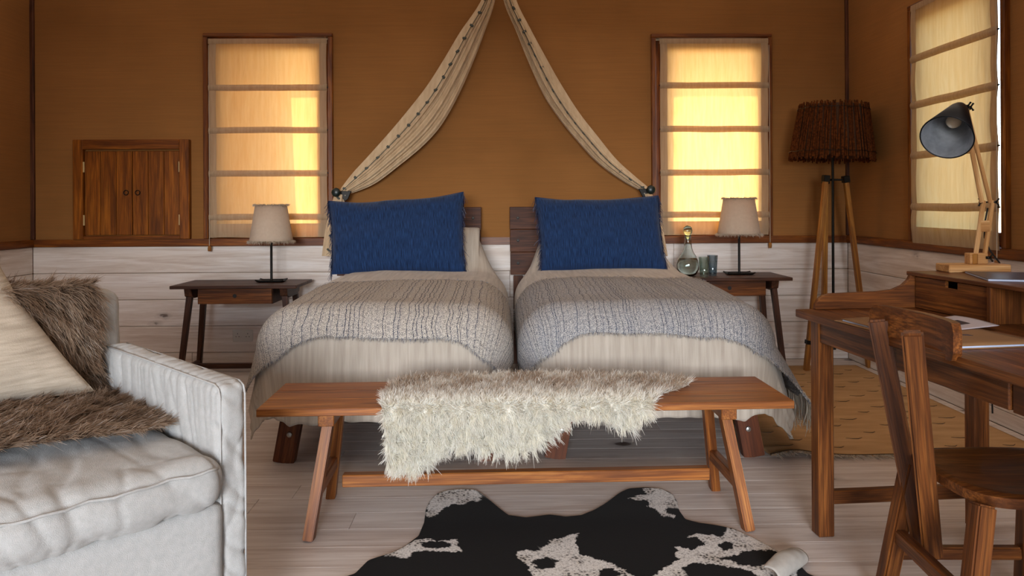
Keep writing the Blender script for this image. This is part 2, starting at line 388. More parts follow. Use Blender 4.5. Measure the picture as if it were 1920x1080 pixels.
# ------------------------------------------------------------------ the room
YB, XL, XR, YF, ZC = 5.51, -3.43, 2.57, -5.0, 2.95
TZ0, TZ1 = .862, .916                       # the wooden rail round the room
def structure(o): o['kind'] = 'structure'; return o

floor = structure(obj('floor', box((XL-.1, YF-.1, -.06), (XR+.1, YB+.1, -.012), 0), M_FLOOR))
y = YF; row = 0; plank_mesh = {}
while y < YB:
    wd = .142; y1 = min(y+wd, YB)
    cuts = [XL, XL+random.uniform(1.2, 3.8), XR] if row % 2 else [XL, XL+random.uniform(2.5, 5), XR]
    for a, b_ in zip(cuts, cuts[1:]):
        bx('plank', (a+.0006, y+.0006, -.012), (b_-.0006, y1-.0006, 0), M_FLOOR, floor, bv=.0008)
    y = y1; row += 1

# windows: (x0, x1, z0, z1) openings in the back wall, (y0, y1, z0, z1) in the right wall
WB = [(-2.15, -1.265, .916, 2.40), (1.14, 1.975, .916, 2.39)]
WR = (3.775, 4.62, .916, 2.36)
def wall_panels(axis, a0, a1, holes, pos, th, zt):
    b = bmesh.new(); cuts = sorted({a0, a1, *[h[0] for h in holes], *[h[1] for h in holes]})
    for l, r in zip(cuts, cuts[1:]):
        hz = [h for h in holes if h[0] <= l+1e-6 and h[1] >= r-1e-6]
        spans = [(-.06, hz[0][2]), (hz[0][3], zt)] if hz else [(-.06, zt)]
        for z0, z1 in spans:
            if axis == 'x': box((l, pos, z0), (r, pos+th, z1), 0, bm=b)
            else: box((pos, l, z0), (pos+th, r, z1), 0, bm=b)
    return b
wall_back = structure(obj('wall_back', wall_panels('x', XL-.1, XR+.1, WB, YB+.02, .05, ZC), M_CANVAS))
wall_right = structure(obj('wall_right', wall_panels('y', YF, YB+.02, [WR], XR+.02, .05, ZC), M_CANVAS))
wall_left = structure(obj('wall_left', box((XL-.07, YF, 0), (XL-.02, YB+.02, ZC), 0), M_CANVAS))
ceiling = structure(obj('ceiling', grid_mesh('ceiling', lambda u, v: (XL-.1+(XR-XL+.2)*u, YF-.05+(YB-YF+.15)*v, ZC), 8, 8), M_ROOF))
# front wall with the wide doorway behind the camera
wf = bmesh.new(); box((XL-.07, YF-.05, 0), (-3.0, YF, ZC), 0, bm=wf); box((2.2, YF-.05, 0), (XR+.07, YF, ZC), 0, bm=wf); box((-3.0, YF-.05, 2.6), (2.2, YF, ZC), 0, bm=wf)
structure(obj('wall_front', wf, M_CANVAS))
wd_ = bmesh.new(); box((XL, -.95, 0), (-2.25, -.91, ZC), 0, bm=wd_); box((1.2, -.95, 0), (XR, -.91, ZC), 0, bm=wd_); box((-2.25, -.95, 1.93), (1.2, -.91, ZC), 0, bm=wd_)  # unseen screen behind the camera, added to dim the wall tops and sides
structure(obj('wall_light_mask', wd_, M_CANVAS))
structure(obj('ground', box((-25, -20, -.75), (25, 30, -.7), 0), M_SOIL))
structure(obj('ceiling_awning', box((XL-.3, YB+.07, 2.62), (XR+.3, YB+1.05, 2.65), 0), M_ROOF))

zs = [.862-.195*k for k in range(5)]+[0]
for (z1, z0) in zip(zs, zs[1:]):
    cut = [XL, *sorted(random.uniform(XL+.8, XR-.8) for _ in range(random.choice((1, 2)))), XR]
    for a, b_ in zip(cut, cut[1:]): bx('plank', (a+.001, YB, z0+.0015), (b_-.001, YB+.02, z1-.0015), M_WALLX, wall_back, bv=.0025)
    cut = [YF, random.uniform(.5, 4), YB]
    for a, b_ in zip(cut, cut[1:]):
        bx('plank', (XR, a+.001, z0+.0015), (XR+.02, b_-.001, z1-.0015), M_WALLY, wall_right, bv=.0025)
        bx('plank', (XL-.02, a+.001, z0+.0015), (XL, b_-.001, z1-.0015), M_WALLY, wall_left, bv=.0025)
structure(bx('trim_1', (XL, YB-.024, TZ0), (XR, YB+.02, TZ1), WOODS['trimwoodX'], bv=.006, seg=2))
structure(bx('trim_2', (XR-.024, YF, TZ0), (XR+.02, YB-.02, TZ1), WOODS['trimwoodY'], bv=.006, seg=2))
structure(bx('trim_3', (XL-.02, YF, TZ0), (XL+.024, YB-.02, TZ1), WOODS['trimwoodY'], bv=.006, seg=2))
structure(bx('trim_4', (XL-.02, YB-.012, TZ1), (XL+.016, YB+.02, ZC), WOODS['bedwoodZ'], bv=.004))
structure(bx('trim_5', (XR-.012, YB-.012, TZ1), (XR+.02, YB+.02, ZC), WOODS['bedwoodZ'], bv=.004))
# canvas bellies a little between its fixings: a soft skin over the upper walls
def canvas_skin(name, parent, a0, a1, f, holes):
    cuts = sorted({a0, a1, *[h[0] for h in holes], *[h[1] for h in holes]}); k = 0
    for l, r in zip(cuts, cuts[1:]):
        hz = [h for h in holes if h[0] <= l+1e-6 and h[1] >= r-1e-6]
        z0 = hz[0][3] if hz else TZ1
        nu = max(8, int((r-l)/.025)); nv = max(6, int((ZC-z0)/.03))
        def fn(u, v, l=l, r=r, z0=z0):
            a = l+(r-l)*u; z = z0+(ZC-z0)*v
            e = min(1, min(abs(a-h[i]) for h in ([(a0, a1)]+holes) for i in (0, 1))/.25)
            d = .006*nz(a*1.3, z*.35, 3)+.004*nz(a*9, z*.5, 5)*math.exp(-(z-TZ1)/.35)+.002*nz(a*4, z*2, 1)
            return f(a, z, .0105+.009*e*0+d*(.25+.75*e))
        obj('canvas', grid_mesh('canvas', fn, nu, nv), M_CANVAS, parent)
canvas_skin('back', wall_back, XL, XR, lambda a, z, d: (a, YB+.02-d, z), [(h[0], h[1], h[2], h[3]) for h in WB])
canvas_skin('right', wall_right, 1.0, YB, lambda a, z, d: (XR+.02-d, a, z), [WR])
canvas_skin('left', wall_left, 1.0, YB, lambda a, z, d: (XL-.02+d, a, z), [])

# windows: frame, outer sash, glass; basis maps (a along wall, n into the room, z)
def window(name, a0, a1, z0, z1, base, long_ax):
    """base: matrix whose x runs along the wall, y points OUT of the room, origin on the inner wall face"""
    WXm = WOODS['trimwoodX']; WZm = WOODS['trimwoodZ']
    root = structure(bx(name, (a0-.03, -.022, z1-.006), (a1+.03, .14, z1+.022), WXm, base=base, bv=.004))
    bx('window_frame', (a0-.03, -.022, z0), (a0+.004, .14, z1-.006), WZm, root, base, .004)
    bx('window_frame', (a1-.004, -.022, z0), (a1+.03, .14, z1-.006), WZm, root, base, .004)
    bx('window_sill', (a0+.004, .022, z0-.03), (a1-.004, .20, z0+.002), WXm, root, base, .003)
    for lo, hi, m in (((a0+.004, .07, z0+.002), (a0+.10, .11, z1-.01), WZm), ((a1-.10, .07, z0+.002), (a1-.004, .11, z1-.01), WZm),
                      ((a0+.085, .07, z1-.09), (a1-.085, .11, z1-.01), WXm), ((a0+.085, .07, z0+.002), (a1-.085, .11, z0+.075), WXm)):
        bx('sash', lo, hi, m, root, base, .003)
    bx('pane', (a0+.08, .088, z0+.07), (a1-.08, .092, z1-.08), M_PANE, root, base, 0)
    return root
BB = Matrix.Translation((0, YB, 0)); BR = Matrix.Translation((XR, 0, 0)) @ Matrix.Rotation(R_(-90), 4, 'Z')   # x -> -Y, y(out) -> +X
for i, h in enumerate(WB): window('window_%d' % (i+1), h[0], h[1], h[2], h[3], BB, 'x')
window('window_3', -WR[1], -WR[0], WR[2], WR[3], BR, 'y')
# unseen canvas flap, added outside to shade half of the left window
fl = grid_mesh('shade_flap', lambda u, v: (-2.9+u*(1.22+.12*(1-v)), 6.05+.02*math.sin(u*9), .2+2.9*v), 12, 12)
structure(obj('added_shade_flap', fl, M_ROOF))

def roman_blind(a0, a1, z0, z1, bands, base, label, seed, cord_side, cord_z, tuck=0.0):
    """cloth, hems, rod pockets, cord and wooden pull; in the same basis as the windows, hanging just inside the frame"""
    L = base @ Vector(((a0+a1)/2, -.03, z1)); root = thing('roman_blind', L, label, 'blind', 'roman blinds in the windows')
    hem = .052; rng2 = random.Random(seed)
    lv = sorted([z0]+list(bands)+[z1])
    def yoff(a, z):
        j = max(i for i in range(len(lv)-1) if z >= lv[i]-1e-6); s = (z-lv[j])/(lv[j+1]-lv[j]+1e-9)
        u = (a-a0)/(a1-a0)
        w = math.sin(math.pi*min(1, max(0, s)))
        return -.026 + .010*w*nz(a*9+seed, z*2.2, seed) + .006*w*nz(a*24, z*5, seed+3) - .006*w
    fn = lambda u, v: base @ Vector((a0+(a1-a0)*u + .004*nz(v*5, seed), yoff(a0+(a1-a0)*u, z0+(z1-z0)*v), z0+(z1-z0)*v + .004*nz(u*4, seed)*(1-v)))
    obj('cloth', grid_mesh('cloth', fn, 70, 110), M_BLIND, root)
    for s0, s1 in ((a0, a0+hem), (a1-hem, a1)):
        f2 = lambda u, v, s0=s0, s1=s1: base @ Vector((s0+(s1-s0)*u + .004*nz(v*5, seed), yoff(s0+(s1-s0)*u, z0+(z1-z0)*v)-.0025, z0+(z1-z0)*v+ .004*nz(((s0-a0)/(a1-a0))*4, seed)*(1-v)))
        obj('side_hem', grid_mesh('side_hem', f2, 6, 110), M_HEM, root)
    f3 = lambda u, v: base @ Vector((a0+(a1-a0)*u, yoff(a0+(a1-a0)*u, z0+.10*v)-.003, z0+.001+.10*v+ .004*nz(u*4, seed)*(1-v)))
    obj('bottom_hem', grid_mesh('bottom_hem', f3, 50, 8), M_HEM, root)
    f4 = lambda u, v: base @ Vector((a0-.004+(a1-a0+.008)*u, -.031-.002*math.sin(math.pi*v), z1-.038+.038*v))
    obj('header', grid_mesh('header', f4, 20, 4), M_HEM, root)
    for zb in bands:
        f5 = lambda u, v, zb=zb: base @ Vector((a0-.003+(a1-a0+.006)*u, -.030-.010*math.sin(math.pi*v)-.001*nz(u*7, zb*9), zb-.024+.046*v+.005*nz(u*3+seed, zb*5)))
        o = obj('rod_pocket', grid_mesh('rod_pocket', f5, 40, 8), M_HEM, root)
        obj('rod', tube([base @ Vector((a0-.008, -.030, zb)), base @ Vector((a1+.010, -.030, zb))], .0045), M_IRON, root)
    ca = a0+.004 if cord_side < 0 else a1+.006
    obj('cord', tube([base @ Vector((ca, -.040, z1-.05)), base @ Vector((ca+.002, -.042, (z1+cord_z)/2)), base @ Vector((ca, -.044, cord_z))], .0022, 6), M_CORD, root)
    obj('cord_pull', lathe([(.006, -.022), (.012, -.020), (.013, 0), (.010, .016), (.004, .02)], 12, base @ Matrix.Translation((ca, -.044, cord_z-.012))), WOODS['tripodZ'], root, smooth=True)
    return root
def bz(py, hz): return CAMZ+(hz-py)/254
roman_blind(-2.132, -1.275, .925, 2.378, [bz(y, 387) for y in (166, 245, 325, 406)], BB, 'roman blind in the window between the wooden hatch and the left bed, half sunlit', 1, -1, .86)
roman_blind(1.172, 1.968, .925, 2.372, [bz(y, 383) for y in (160, 242, 323, 402)], BB, 'roman blind in the window right of the beds, brightly sunlit', 2, 1, .86)
roman_blind(-4.585, -3.782, .905, 2.37, [CAMZ+.018+(y) for y in (.87, .585, .275, -.04)], BR, 'roman blind on the right-hand wall behind the wooden desk lamp', 3, 1, .85)

# ------------------------------------------------------------------ wall hatch
hx0, hx1, hz0, hz1 = -3.122, -2.278, .917, 1.645
hatch = thing('wall_hatch', (-2.7, YB, hz0), 'teak wall hatch with two small plank doors set in the canvas above the rail', 'hatch')
fwid = .072
bx('frame', (hx0, YB-.032, hz0), (hx0+fwid, YB+.02, hz1), WOODS['hatchZ'], hatch, bv=.004)
bx('frame', (hx1-fwid, YB-.032, hz0), (hx1, YB+.02, hz1), WOODS['hatchZ'], hatch, bv=.004)
bx('frame', (hx0+fwid, YB-.032, hz1-fwid), (hx1-fwid, YB+.02, hz1), WOODS['trimwoodX'], hatch, bv=.004)
bx('frame', (hx0+fwid, YB-.028, hz0), (hx1-fwid, YB+.02, hz0+.026), WOODS['trimwoodX'], hatch, bv=.003)
dx0, dx1 = hx0+fwid+.004, hx1-fwid-.004; mid = (dx0+dx1)/2
for s, (a, b_) in enumerate(((dx0, mid-.002), (mid+.002, dx1))):
    door = bx('door', (a, YB+.004, hz0+.03), (b_, YB+.012, hz1-fwid-.012), WOODS['hatchZ'], hatch, bv=.001)
    for k in range(3):
        q0 = a+(b_-a)*k/3; q1 = a+(b_-a)*(k+1)/3
        bx('plank', (q0+.001, YB-.012, hz0+.03), (q1-.001, YB+.004, hz1-fwid-.012), WOODS['hatchZ'], door, bv=.003)
    rx = mid+(-.042 if s == 0 else .042); rz_ = (hz0+hz1)/2-.02
    ring = bmesh.new(); tube([(rx+.017*math.cos(t*math.pi/9), YB-.02, rz_-.004+.017*math.sin(t*math.pi/9)) for t in range(19)], .0032, 6, ring)
    obj('ring_pull', ring, M_IRON, door, smooth=True)
    hxp = a-.001 if s == 0 else b_+.001
    for hz_ in (hz0+.14, hz1-.20): obj('hinge', tube([(hxp, YB-.020, hz_-.038), (hxp, YB-.020, hz_+.038)], .0065, 8), M_BRASS, door, label='brass butt hinge')

# ------------------------------------------------------------------ wall socket
sc0 = P(437, 617, YB); sc1 = P(475, 640, YB)
sk = thing('power_socket', (sc0.x+.07, YB, .21), 'white double power socket on the boards beside the left bed', 'socket')
bx('faceplate', (sc0.x, YB-.010, sc1.z), (sc0.x+.146, YB, sc1.z+.086), M_WHITE, sk, bv=.003)
for q in (.036, .110):
    for dx, dz, a, b_ in ((0, .058, .004, .008), (-.011, .036, .007, .004), (.011, .036, .007, .004)):
        bx('pin_slot', (sc0.x+q+dx-a/2, YB-.0108, sc1.z+dz-b_/2), (sc0.x+q+dx+a/2, YB-.0098, sc1.z+dz+b_/2), M_BLACK, sk, bv=0)
    bx('switch', (sc0.x+.073+(q-.073)*.35-.005, YB-.013, sc1.z+.03), (sc0.x+.073+(q-.073)*.35+.005, YB-.010, sc1.z+.044), M_WHITE, sk, bv=.001)

# ------------------------------------------------------------------ woven rug and cowhide
rg = thing('woven_rug', (1.9, 4.2, 0), 'tan flat-woven rug with small dark flecks under the floor lamp', 'rug')
RX0, RX1, RY0, RY1 = 1.215, 2.50, 3.36, 5.25
def rugz(x, y):
    e = math.exp(-((y-RY0)/.10)**2)
    return .007 + .012*e*max(0, nz(x*5, 2.2)+.25) + .022*math.exp(-((x-1.33)/.10)**2-((y-RY0)/.12)**2)*(.6+.4*math.sin(y*60))
o = obj('weave', grid_mesh('weave', lambda u, v: (RX0+(RX1-RX0)*u, RY0+(RY1-RY0)*v+.012*nz(u*6, 1)*(1-v), rugz(RX0+(RX1-RX0)*u, RY0+(RY1-RY0)*v)), 90, 110, lambda a, b: (a*(RX1-RX0), b*(RY1-RY0))), None, rg)
def rug_mat():
    t = NT('tan_rug'); uv = t.tc.outputs['UV']; a = t.noise(t.mapping(uv, (3, 14, 1), False), 1, 3, .6)
    col = t.ramp(a, [(.3, lin('#a68259')), (.7, lin('#bf9a70'))]); sx = t.n.new('ShaderNodeSeparateXYZ'); t.l(uv, sx.inputs[0])
    fine = t.noise(t.mapping(uv, (420, 160, 1), False), 1, 1, .5)
    yl = t.ramp(sx.outputs[1], [(.0, 0.), (.010, 1.), (.018, 1.), (.028, 0.)])
    col = t.mix(t.math('MULTIPLY', yl, .9), col, lin('#2b241f')); t.color(col); t.bump(fine, .5, .002); return t.set(.95, spec=.1)
o.data.materials.append(rug_mat()); solid(o, .006, -1)
# flecks: short hand-knotted bars in staggered rows
fk = bmesh.new(); yy = RY0+.12; r = 0
while yy < RY1-.08:
    xx = RX0+.10+(.13 if r % 2 else 0)
    while xx < RX1-.06:
        x_ = xx+random.uniform(-.02, .02); y_ = yy+random.uniform(-.012, .012); L = random.uniform(.03, .055); z_ = rugz(x_, y_)+.0012
        tube([(x_-L, y_+.008, z_), (x_-L*.3, y_-.003, z_), (x_+L*.2, y_-.004, z_), (x_+L*.75, y_+.014, z_)], [.0008, .0016, .0022, .001], 5, fk); xx += .27
    yy += .115; r += 1
obj('woven_flecks', fk, plain('fleck_yarn', '#4a3728', .95), rg, kind='stuff')
N = 700; xs = rng.uniform(RX0, RX1, N); base = np.stack([xs, np.full(N, RY0+.004)+.012*np.array([nz((x-RX0)/(RX1-RX0)*6, 1) for x in xs]), np.array([rugz(x, RY0) for x in xs])+.001], 1)
d = np.stack([rng.normal(0, .35, N), -np.ones(N), rng.normal(.05, .05, N)], 1); d /= np.linalg.norm(d, axis=1, keepdims=True)
strands('fringe', base, d, rng.uniform(.03, .06, N), .004, np.tile([[.55, .48, .40]], (N, 1)), rg, sag=.12)

hide = thing('cowhide_rug', (.2, 2.3, 0), 'black and white cowhide lying on the boards in front of the bench', 'rug')
HP = [(665,1080),(690,1055),(730,1042),(755,1030),(785,1010),(795,985),(798,960),(806,942),(820,928),(835,923),(862,920),(890,921),(906,929),(918,946),(932,960),(950,969),(985,974),(1030,969),(1060,972),(1090,970),(1115,960),(1140,944),(1160,928),(1178,919),(1210,917),(1240,919),(1262,930),(1270,945),(1273,960),(1285,977),(1310,985),(1345,990),(1375,995),(1410,1010),(1450,1033),(1475,1047),(1498,1062),(1515,1080)]
OUT = [tuple(PZ(a, b, 0).xy) for a, b in HP]+[(1.02, 2.2), (1.05, 2.05), (.9, 1.9), (.78, 1.7), (.7, 1.45), (.3, 1.3), (-.1, 1.35), (-.35, 1.5), (-.48, 1.8), (-.62, 2.0), (-.66, 2.2)]
cxh, cyh = .22, 2.25
Z = lambda L: [tuple(PZ(a, b, 0).xy) for a, b in L]
WHITE = [Z([(798,972),(803,945),(812,930),(835,921),(888,919),(908,933),(893,945),(886,941),(870,949),(850,949),(832,956),(822,966),(808,974)]),
         Z([(1180,938),(1196,932),(1212,930),(1207,920),(1238,917),(1264,930),(1276,956),(1262,955),(1246,957),(1252,966),(1270,970),(1262,974),(1240,970),(1228,958),(1214,954),(1220,944)]),
         Z([(715,1048),(745,1035),(772,1020),(790,1014),(820,1017),(855,1016),(858,1027),(868,1036),(846,1040),(812,1037),(775,1038),(760,1052),(740,1047)]),
         Z([(962,1046),(985,1034),(1015,1037),(1032,1018),(1052,1012),(1082,1003),(1078,1020),(1085,1042),(1115,1052),(1150,1060),(1172,1074),(1200,1090),(1190,1130),(980,1120),(1000,1085),(985,1060)]),
         Z([(1283,1010),(1310,1004),(1338,1007),(1352,1012),(1360,1000),(1368,990),(1412,1008),(1452,1030),(1500,1062),(1470,1130),(1180,1130),(1230,1080),(1270,1052),(1266,1028),(1295,1034),(1322,1028),(1310,1012)])]
BLK = [Z([(790,1021),(812,1017),(846,1022),(843,1031),(806,1032),(791,1028)]), Z([(998,1056),(1025,1048),(1046,1056),(1042,1068),(1020,1073),(1000,1066)]), Z([(1345,1024),(1358,1018),(1378,1024),(1372,1034),(1352,1035)]),
       Z([(1340,1050),(1378,1046),(1395,1036),(1440,1035),(1470,1046),(1460,1056),(1420,1066),(1385,1064),(1375,1056)]), Z([(1280,1066),(1300,1060),(1350,1063),(1410,1075),(1440,1100),(1300,1110)]), Z([(1125,1073),(1148,1068),(1162,1080),(1150,1100),(1120,1095)]),
       [(x, y) for x, y in [(.0, 1.7), (.3, 1.9), (.55, 1.7), (.2, 1.5)]]]
# smooth radial outline
oa = np.array(OUT)
def rad(theta):
    dx, dy = math.cos(theta), math.sin(theta); best = .05; n = len(OUT)
    for i in range(n):
        x1, y1 = OUT[i][0]-cxh, OUT[i][1]-cyh; x2, y2 = OUT[(i+1) % n][0]-cxh, OUT[(i+1) % n][1]-cyh
        ex, ey = x2-x1, y2-y1; den = dx*ey-dy*ex
        if abs(den) < 1e-9: continue
        t = (x1*ey-y1*ex)/den; s = (x1*dy-y1*dx)/den
        if t > 0 and -1e-9 <= s <= 1: best = max(best, t)
    return best
NA, NR = 900, 150; rr = np.array([rad(2*math.pi*k/NA) for k in range(NA)])
ker = np.array([1, 2, 3, 2, 1])/9; rr = sum(kk*np.roll(rr, s-2) for s, kk in enumerate(ker))
th = 2*math.pi*np.arange(NA)/NA; f = (np.arange(NR+1)/NR)[:, None]
X = cxh+f*rr[None, :]*np.cos(th)[None, :]; Y = cyh+f*rr[None, :]*np.sin(th)[None, :]
Zh = .004+.0+.006*np.maximum(0, (f-.93)/.07)*np.array([max(0, nz(math.cos(t)*4, math.sin(t)*4)+.1) for t in th])[None, :]
V = np.stack([X, Y, np.broadcast_to(Zh, X.shape)], -1).reshape(-1, 3)
ii, jj = np.meshgrid(np.arange(NR), np.arange(NA), indexing='ij'); j2 = (jj+1) % NA
F = np.stack([ii*NA+jj, (ii+1)*NA+jj, (ii+1)*NA+j2, ii*NA+j2], -1).reshape(-1, 4)
me = bpy.data.meshes.new('pelt'); me.vertices.add(len(V)); me.vertices.foreach_set('co', V.astype(np.float32).ravel()); me.loops.add(len(F)*4); me.loops.foreach_set('vertex_index', F.astype(np.int32).ravel()); me.polygons.add(len(F)); me.polygons.foreach_set('loop_start', (np.arange(len(F))*4).astype(np.int32)); me.update(calc_edges=True)
jit = np.array([(noise.noise(Vector((x*34, y*34, 1)))*.012+noise.noise(Vector((x*110, y*110, 2)))*.008, noise.noise(Vector((x*34, y*34, 7)))*.012+noise.noise(Vector((x*110, y*110, 9)))*.008) for x, y, _ in V])
Q = V[:, :2]+jit; wm = np.zeros(len(V), bool)
for p in WHITE: wm |= pip(p, Q)
for p in BLK: wm &= ~pip(p, Q)
wm |= (V[:, 1] < 1.9) & np.array([noise.noise(Vector((x*3, y*3, 4))) > .05 for x, y, _ in V])
ca = me.color_attributes.new('Col', 'FLOAT_COLOR', 'POINT'); ca.data.foreach_set('color', np.stack([wm*1.]*3+[np.ones(len(V))], 1).astype(np.float32).ravel())
def hide_mat():
    t = NT('cow_hair'); at = t.n.new('ShaderNodeAttribute'); at.attribute_name = 'Col'; tc = t.tc.outputs['Object']
    v = t.n.new('ShaderNodeTexVoronoi'); v.inputs['Scale'].default_value = 1; t.l(t.mapping(tc, (80, 80, 80), False), v.inputs['Vector'])
    big = t.noise(t.mapping(tc, (9, 9, 9), False), 1, 3, .6); sp = t.noise(t.mapping(tc, (200, 200, 200), False), 1, 2, .7)
    spots = t.math('MULTIPLY', t.ramp(v.outputs['Distance'], [(.25, 1.), (.5, 0.)]), t.ramp(big, [(.45, .15), (.6, 1.)]))
    wcol = t.mix(t.ramp(sp, [(.33, .7), (.5, .0)]), lin('#e2dfdc'), lin('#6a635c')); wcol = t.mix(t.ramp(big, [(.5, 0.), (.7, .45)]), wcol, lin('#8f8069'))
    wcol = t.mix(spots, wcol, lin('#2d2926'))
    t.color(t.mix(at.outputs['Color'], t.mix(sp, lin('#080707'), lin('#120f0e')), wcol)); t.bump(sp, .3, .001); t.set(.75, spec=.12); t.b.inputs['Sheen Weight'].default_value = .03; return t.m
pelt = obj('pelt', me, hide_mat(), hide, smooth=True); solid(pelt, .003, 1)
# the leg corner curled back to its pale suede
qa, qb = PZ(1432, 1086, 0), PZ(1488, 1050, 0)
def curl(u, v):
    c = qa.lerp(qb, u); ax_ = (qb-qa).normalized(); nx = Vector((ax_.y, -ax_.x, 0)); r_ = (.024+.010*math.sin(math.pi*u))*(1-.25*v); a = math.pi*(1.28*v-.1)
    return c+nx*(.012+r_*math.sin(a)*1.1+.02*(1-v))+Vector((0, 0, .006+r_*(1-math.cos(a))*.9+.003*nz(u*6, v*4)))
o = obj('curled_corner', grid_mesh('curled_corner', curl, 24, 20), M_SUEDE, hide, label='pale suede underside curled up'); solid(o, .004, 1)
# ------------------------------------------------------------------ beds
R0 = .19
def bed(nm, cx, W, yh, yf, z0, zfoot, flL, flR, seed, hb, legs, lab):
    root = thing('single_bed', (cx, (yh+yf)/2, 0), lab[0], 'bed', 'twin beds')
    # headboard of three dark boards bolted to posts
    hx0, hx1, ht = hb
    for k in range(3):
        pl = bx('headboard_plank', (hx0+.002*k, yh+.025, ht-.165*(k+1)+.002), (hx1-.003*k, yh+.062, ht-.165*k), WOODS['bedwoodX'], root, bv=.003)
        for bxp in (hx0+.06, hx1-.06):
            obj('bolt', lathe([(.0, .0), (.011, .0), (.011, .004), (.0, .006)], 12, Matrix.Translation((bxp, yh+.025, ht-.165*k-.08)) @ Matrix.Rotation(R_(90), 4, 'X')), M_BLACK, pl)
            obj('bolt', lathe([(.0, .0), (.005, .0), (.004, .009), (.0, .011)], 10, Matrix.Translation((bxp, yh+.025, ht-.165*k-.08)) @ Matrix.Rotation(R_(90), 4, 'X')), M_STEEL, pl, label='bright bolt tip')
    for px_ in (hx0+.06, hx1-.06): beam('post', (px_, yh+.04, 0), (px_, yh+.04, ht-.5), .07, .03, WOODS['bedwoodZ'], root)
    lx0, lx1 = legs
    for lx, lean in ((lx0, .035), (lx1, -.035)):
        lg = beam('leg', (lx, yf+.13, 0), (lx+lean*1.6, yf+.13, .30), .095, .05, WOODS['redwoodZ'], root)
        obj('bolt', lathe([(.0, .0), (.013, .0), (.011, .008), (.0, .010)], 12, Matrix.Translation((lx+lean*.9, yf+.104, .13)) @ Matrix.Rotation(R_(90), 4, 'X')), M_STEEL, lg)
        beam('leg', (lx, yh-.25, 0), (lx, yh-.25, .30), .095, .05, WOODS['redwoodZ'], root)
        bx('side_rail', (lx+lean*1.6-.02, yf+.16, .20), (lx+lean*1.6+.02, yh, .33), WOODS['redwoodY'], root)
    bx('end_rail', (lx0+.03, yf+.155, .20), (lx1-.03, yf+.18, .33), WOODS['redwoodX'], root)
    bx('mattress', (cx-W+.06, yf+.08, .33), (cx+W-.06, yh, z0-.05), M_SHEET, root, bv=.05, seg=4)
    L = yh-yf
    def S(s, t, off=0.0, gx=0, gy=0):
        """cloth lying over the bed: s across, t down from the head, both measured along the cloth"""
        R = R0+off; Wi, Li = W-R0, L-R0
        ds = max(0, abs(s)-Wi); dt = max(0, t-Li); rho = math.hypot(ds, dt); sg = 1 if s > 0 else -1
        bs = min(max(s, -Wi), Wi); bt = min(t, Li)
        x = cx+bs; y_ = yh-bt; z = z0+off+.018*(1-(bs/W)**2)+.010*nz(bs*2.2+seed, bt*1.6)+.004*nz(bs*7, bt*5, seed)
        z -= (z0-zfoot)*sm(.9, L, bt)
        # pillows under the cover at the head
        h = sm(.62, .16, t)*(1-sm(.36, W-.01, abs(s)))
        z += .27*h+.012*h*nz(s*6, t*7, seed)
        # cover falls in at the sides beside the pillows
        pin = sm(.55, .12, t)
        if rho > 0:
            a = rho/R; ux, uy = sg*ds/rho, dt/rho; corner = 2*abs(ux*uy)
            if a < math.pi/2: out, dn = R*math.sin(a), R*(1-math.cos(a))
            else:
                e = rho-R*math.pi/2; fl = (flR if s > 0 else flL); fl = (fl+gx)*abs(ux)+.05*uy
                e *= 1/(1+.42*corner)
                par = (t if abs(ux) > uy else s)
                w_ = min(1, e/.28)
                fold = .020*w_*nz(par*5.5, seed*3.1, e*.8)+.012*w_*nz(par*13, seed, e)
                tight = 1 if (s > 0) == (cx < 0) else 0    # the narrow gap between the beds
                if tight and abs(ux) > .5: fold *= .25; fl = .0
                out = R+fl*e+fold+(.09+gx*.5)*corner*e*(0 if tight else 1); dn = R+e
            x += ux*(out-pin*.06); y_ -= uy*out; z -= dn
        if z < .010: ex = .010-z; z = .010+.004*abs(nz(s*9, t*9)); x += (sg if ds > dt*.6 else 0)*ex*.5; y_ -= (ex*.5 if dt > ds*.6 else 0)
        return (x, y_, z)
    return root, S
L1, S1 = bed('l', -.535, .575, 5.40, 3.25, .715, .685, .05, .0, 1, (-1.20, -.148, 1.139), (-.985, -.055), ['left single bed with bolted dark plank headboard and reddish wooden legs'])
L2, S2 = bed('r', .665, .585, 5.40, 3.27, .72, .685, .0, .20, 2, (.058, 1.16, 1.139), (.235, 1.145), ['right single bed with bolted dark plank headboard and reddish wooden legs'])
def cover(S, W, L, label, hemL, hemR, hemF, seed):
    Wi, Li = W-R0, L-R0; s0, s1, t1 = -(Wi+hemL), Wi+hemR, Li+hemF; nu, nv = 150, 190
    def fn(u, v):
        s = s0+(s1-s0)*u; t = .02+(t1-.02)*v
        # scalloped hand-cut hem
        e = sm(.86, 1, v); s_ = s; t_ = t+e*(.03*nz(s*3.1, seed)+.012*nz(s*13, seed))
        return S(s_, t_, 0)
    o = obj('bedspread', grid_mesh('bedspread', fn, nu, nv, lambda a, b: ((s0+(s1-s0)*a), (t1*b))), M_COVER)
    solid(o, .004, 1); tag(o, label, 'bedspread', 'cream woollen bedspreads'); return o
cover(S1, .575, 2.15, 'cream striped wool bedspread on the left bed', .56, .50, .60, 3)
cover(S2, .585, 2.13, 'cream striped wool bedspread on the right bed', .50, .60, .60, 9)
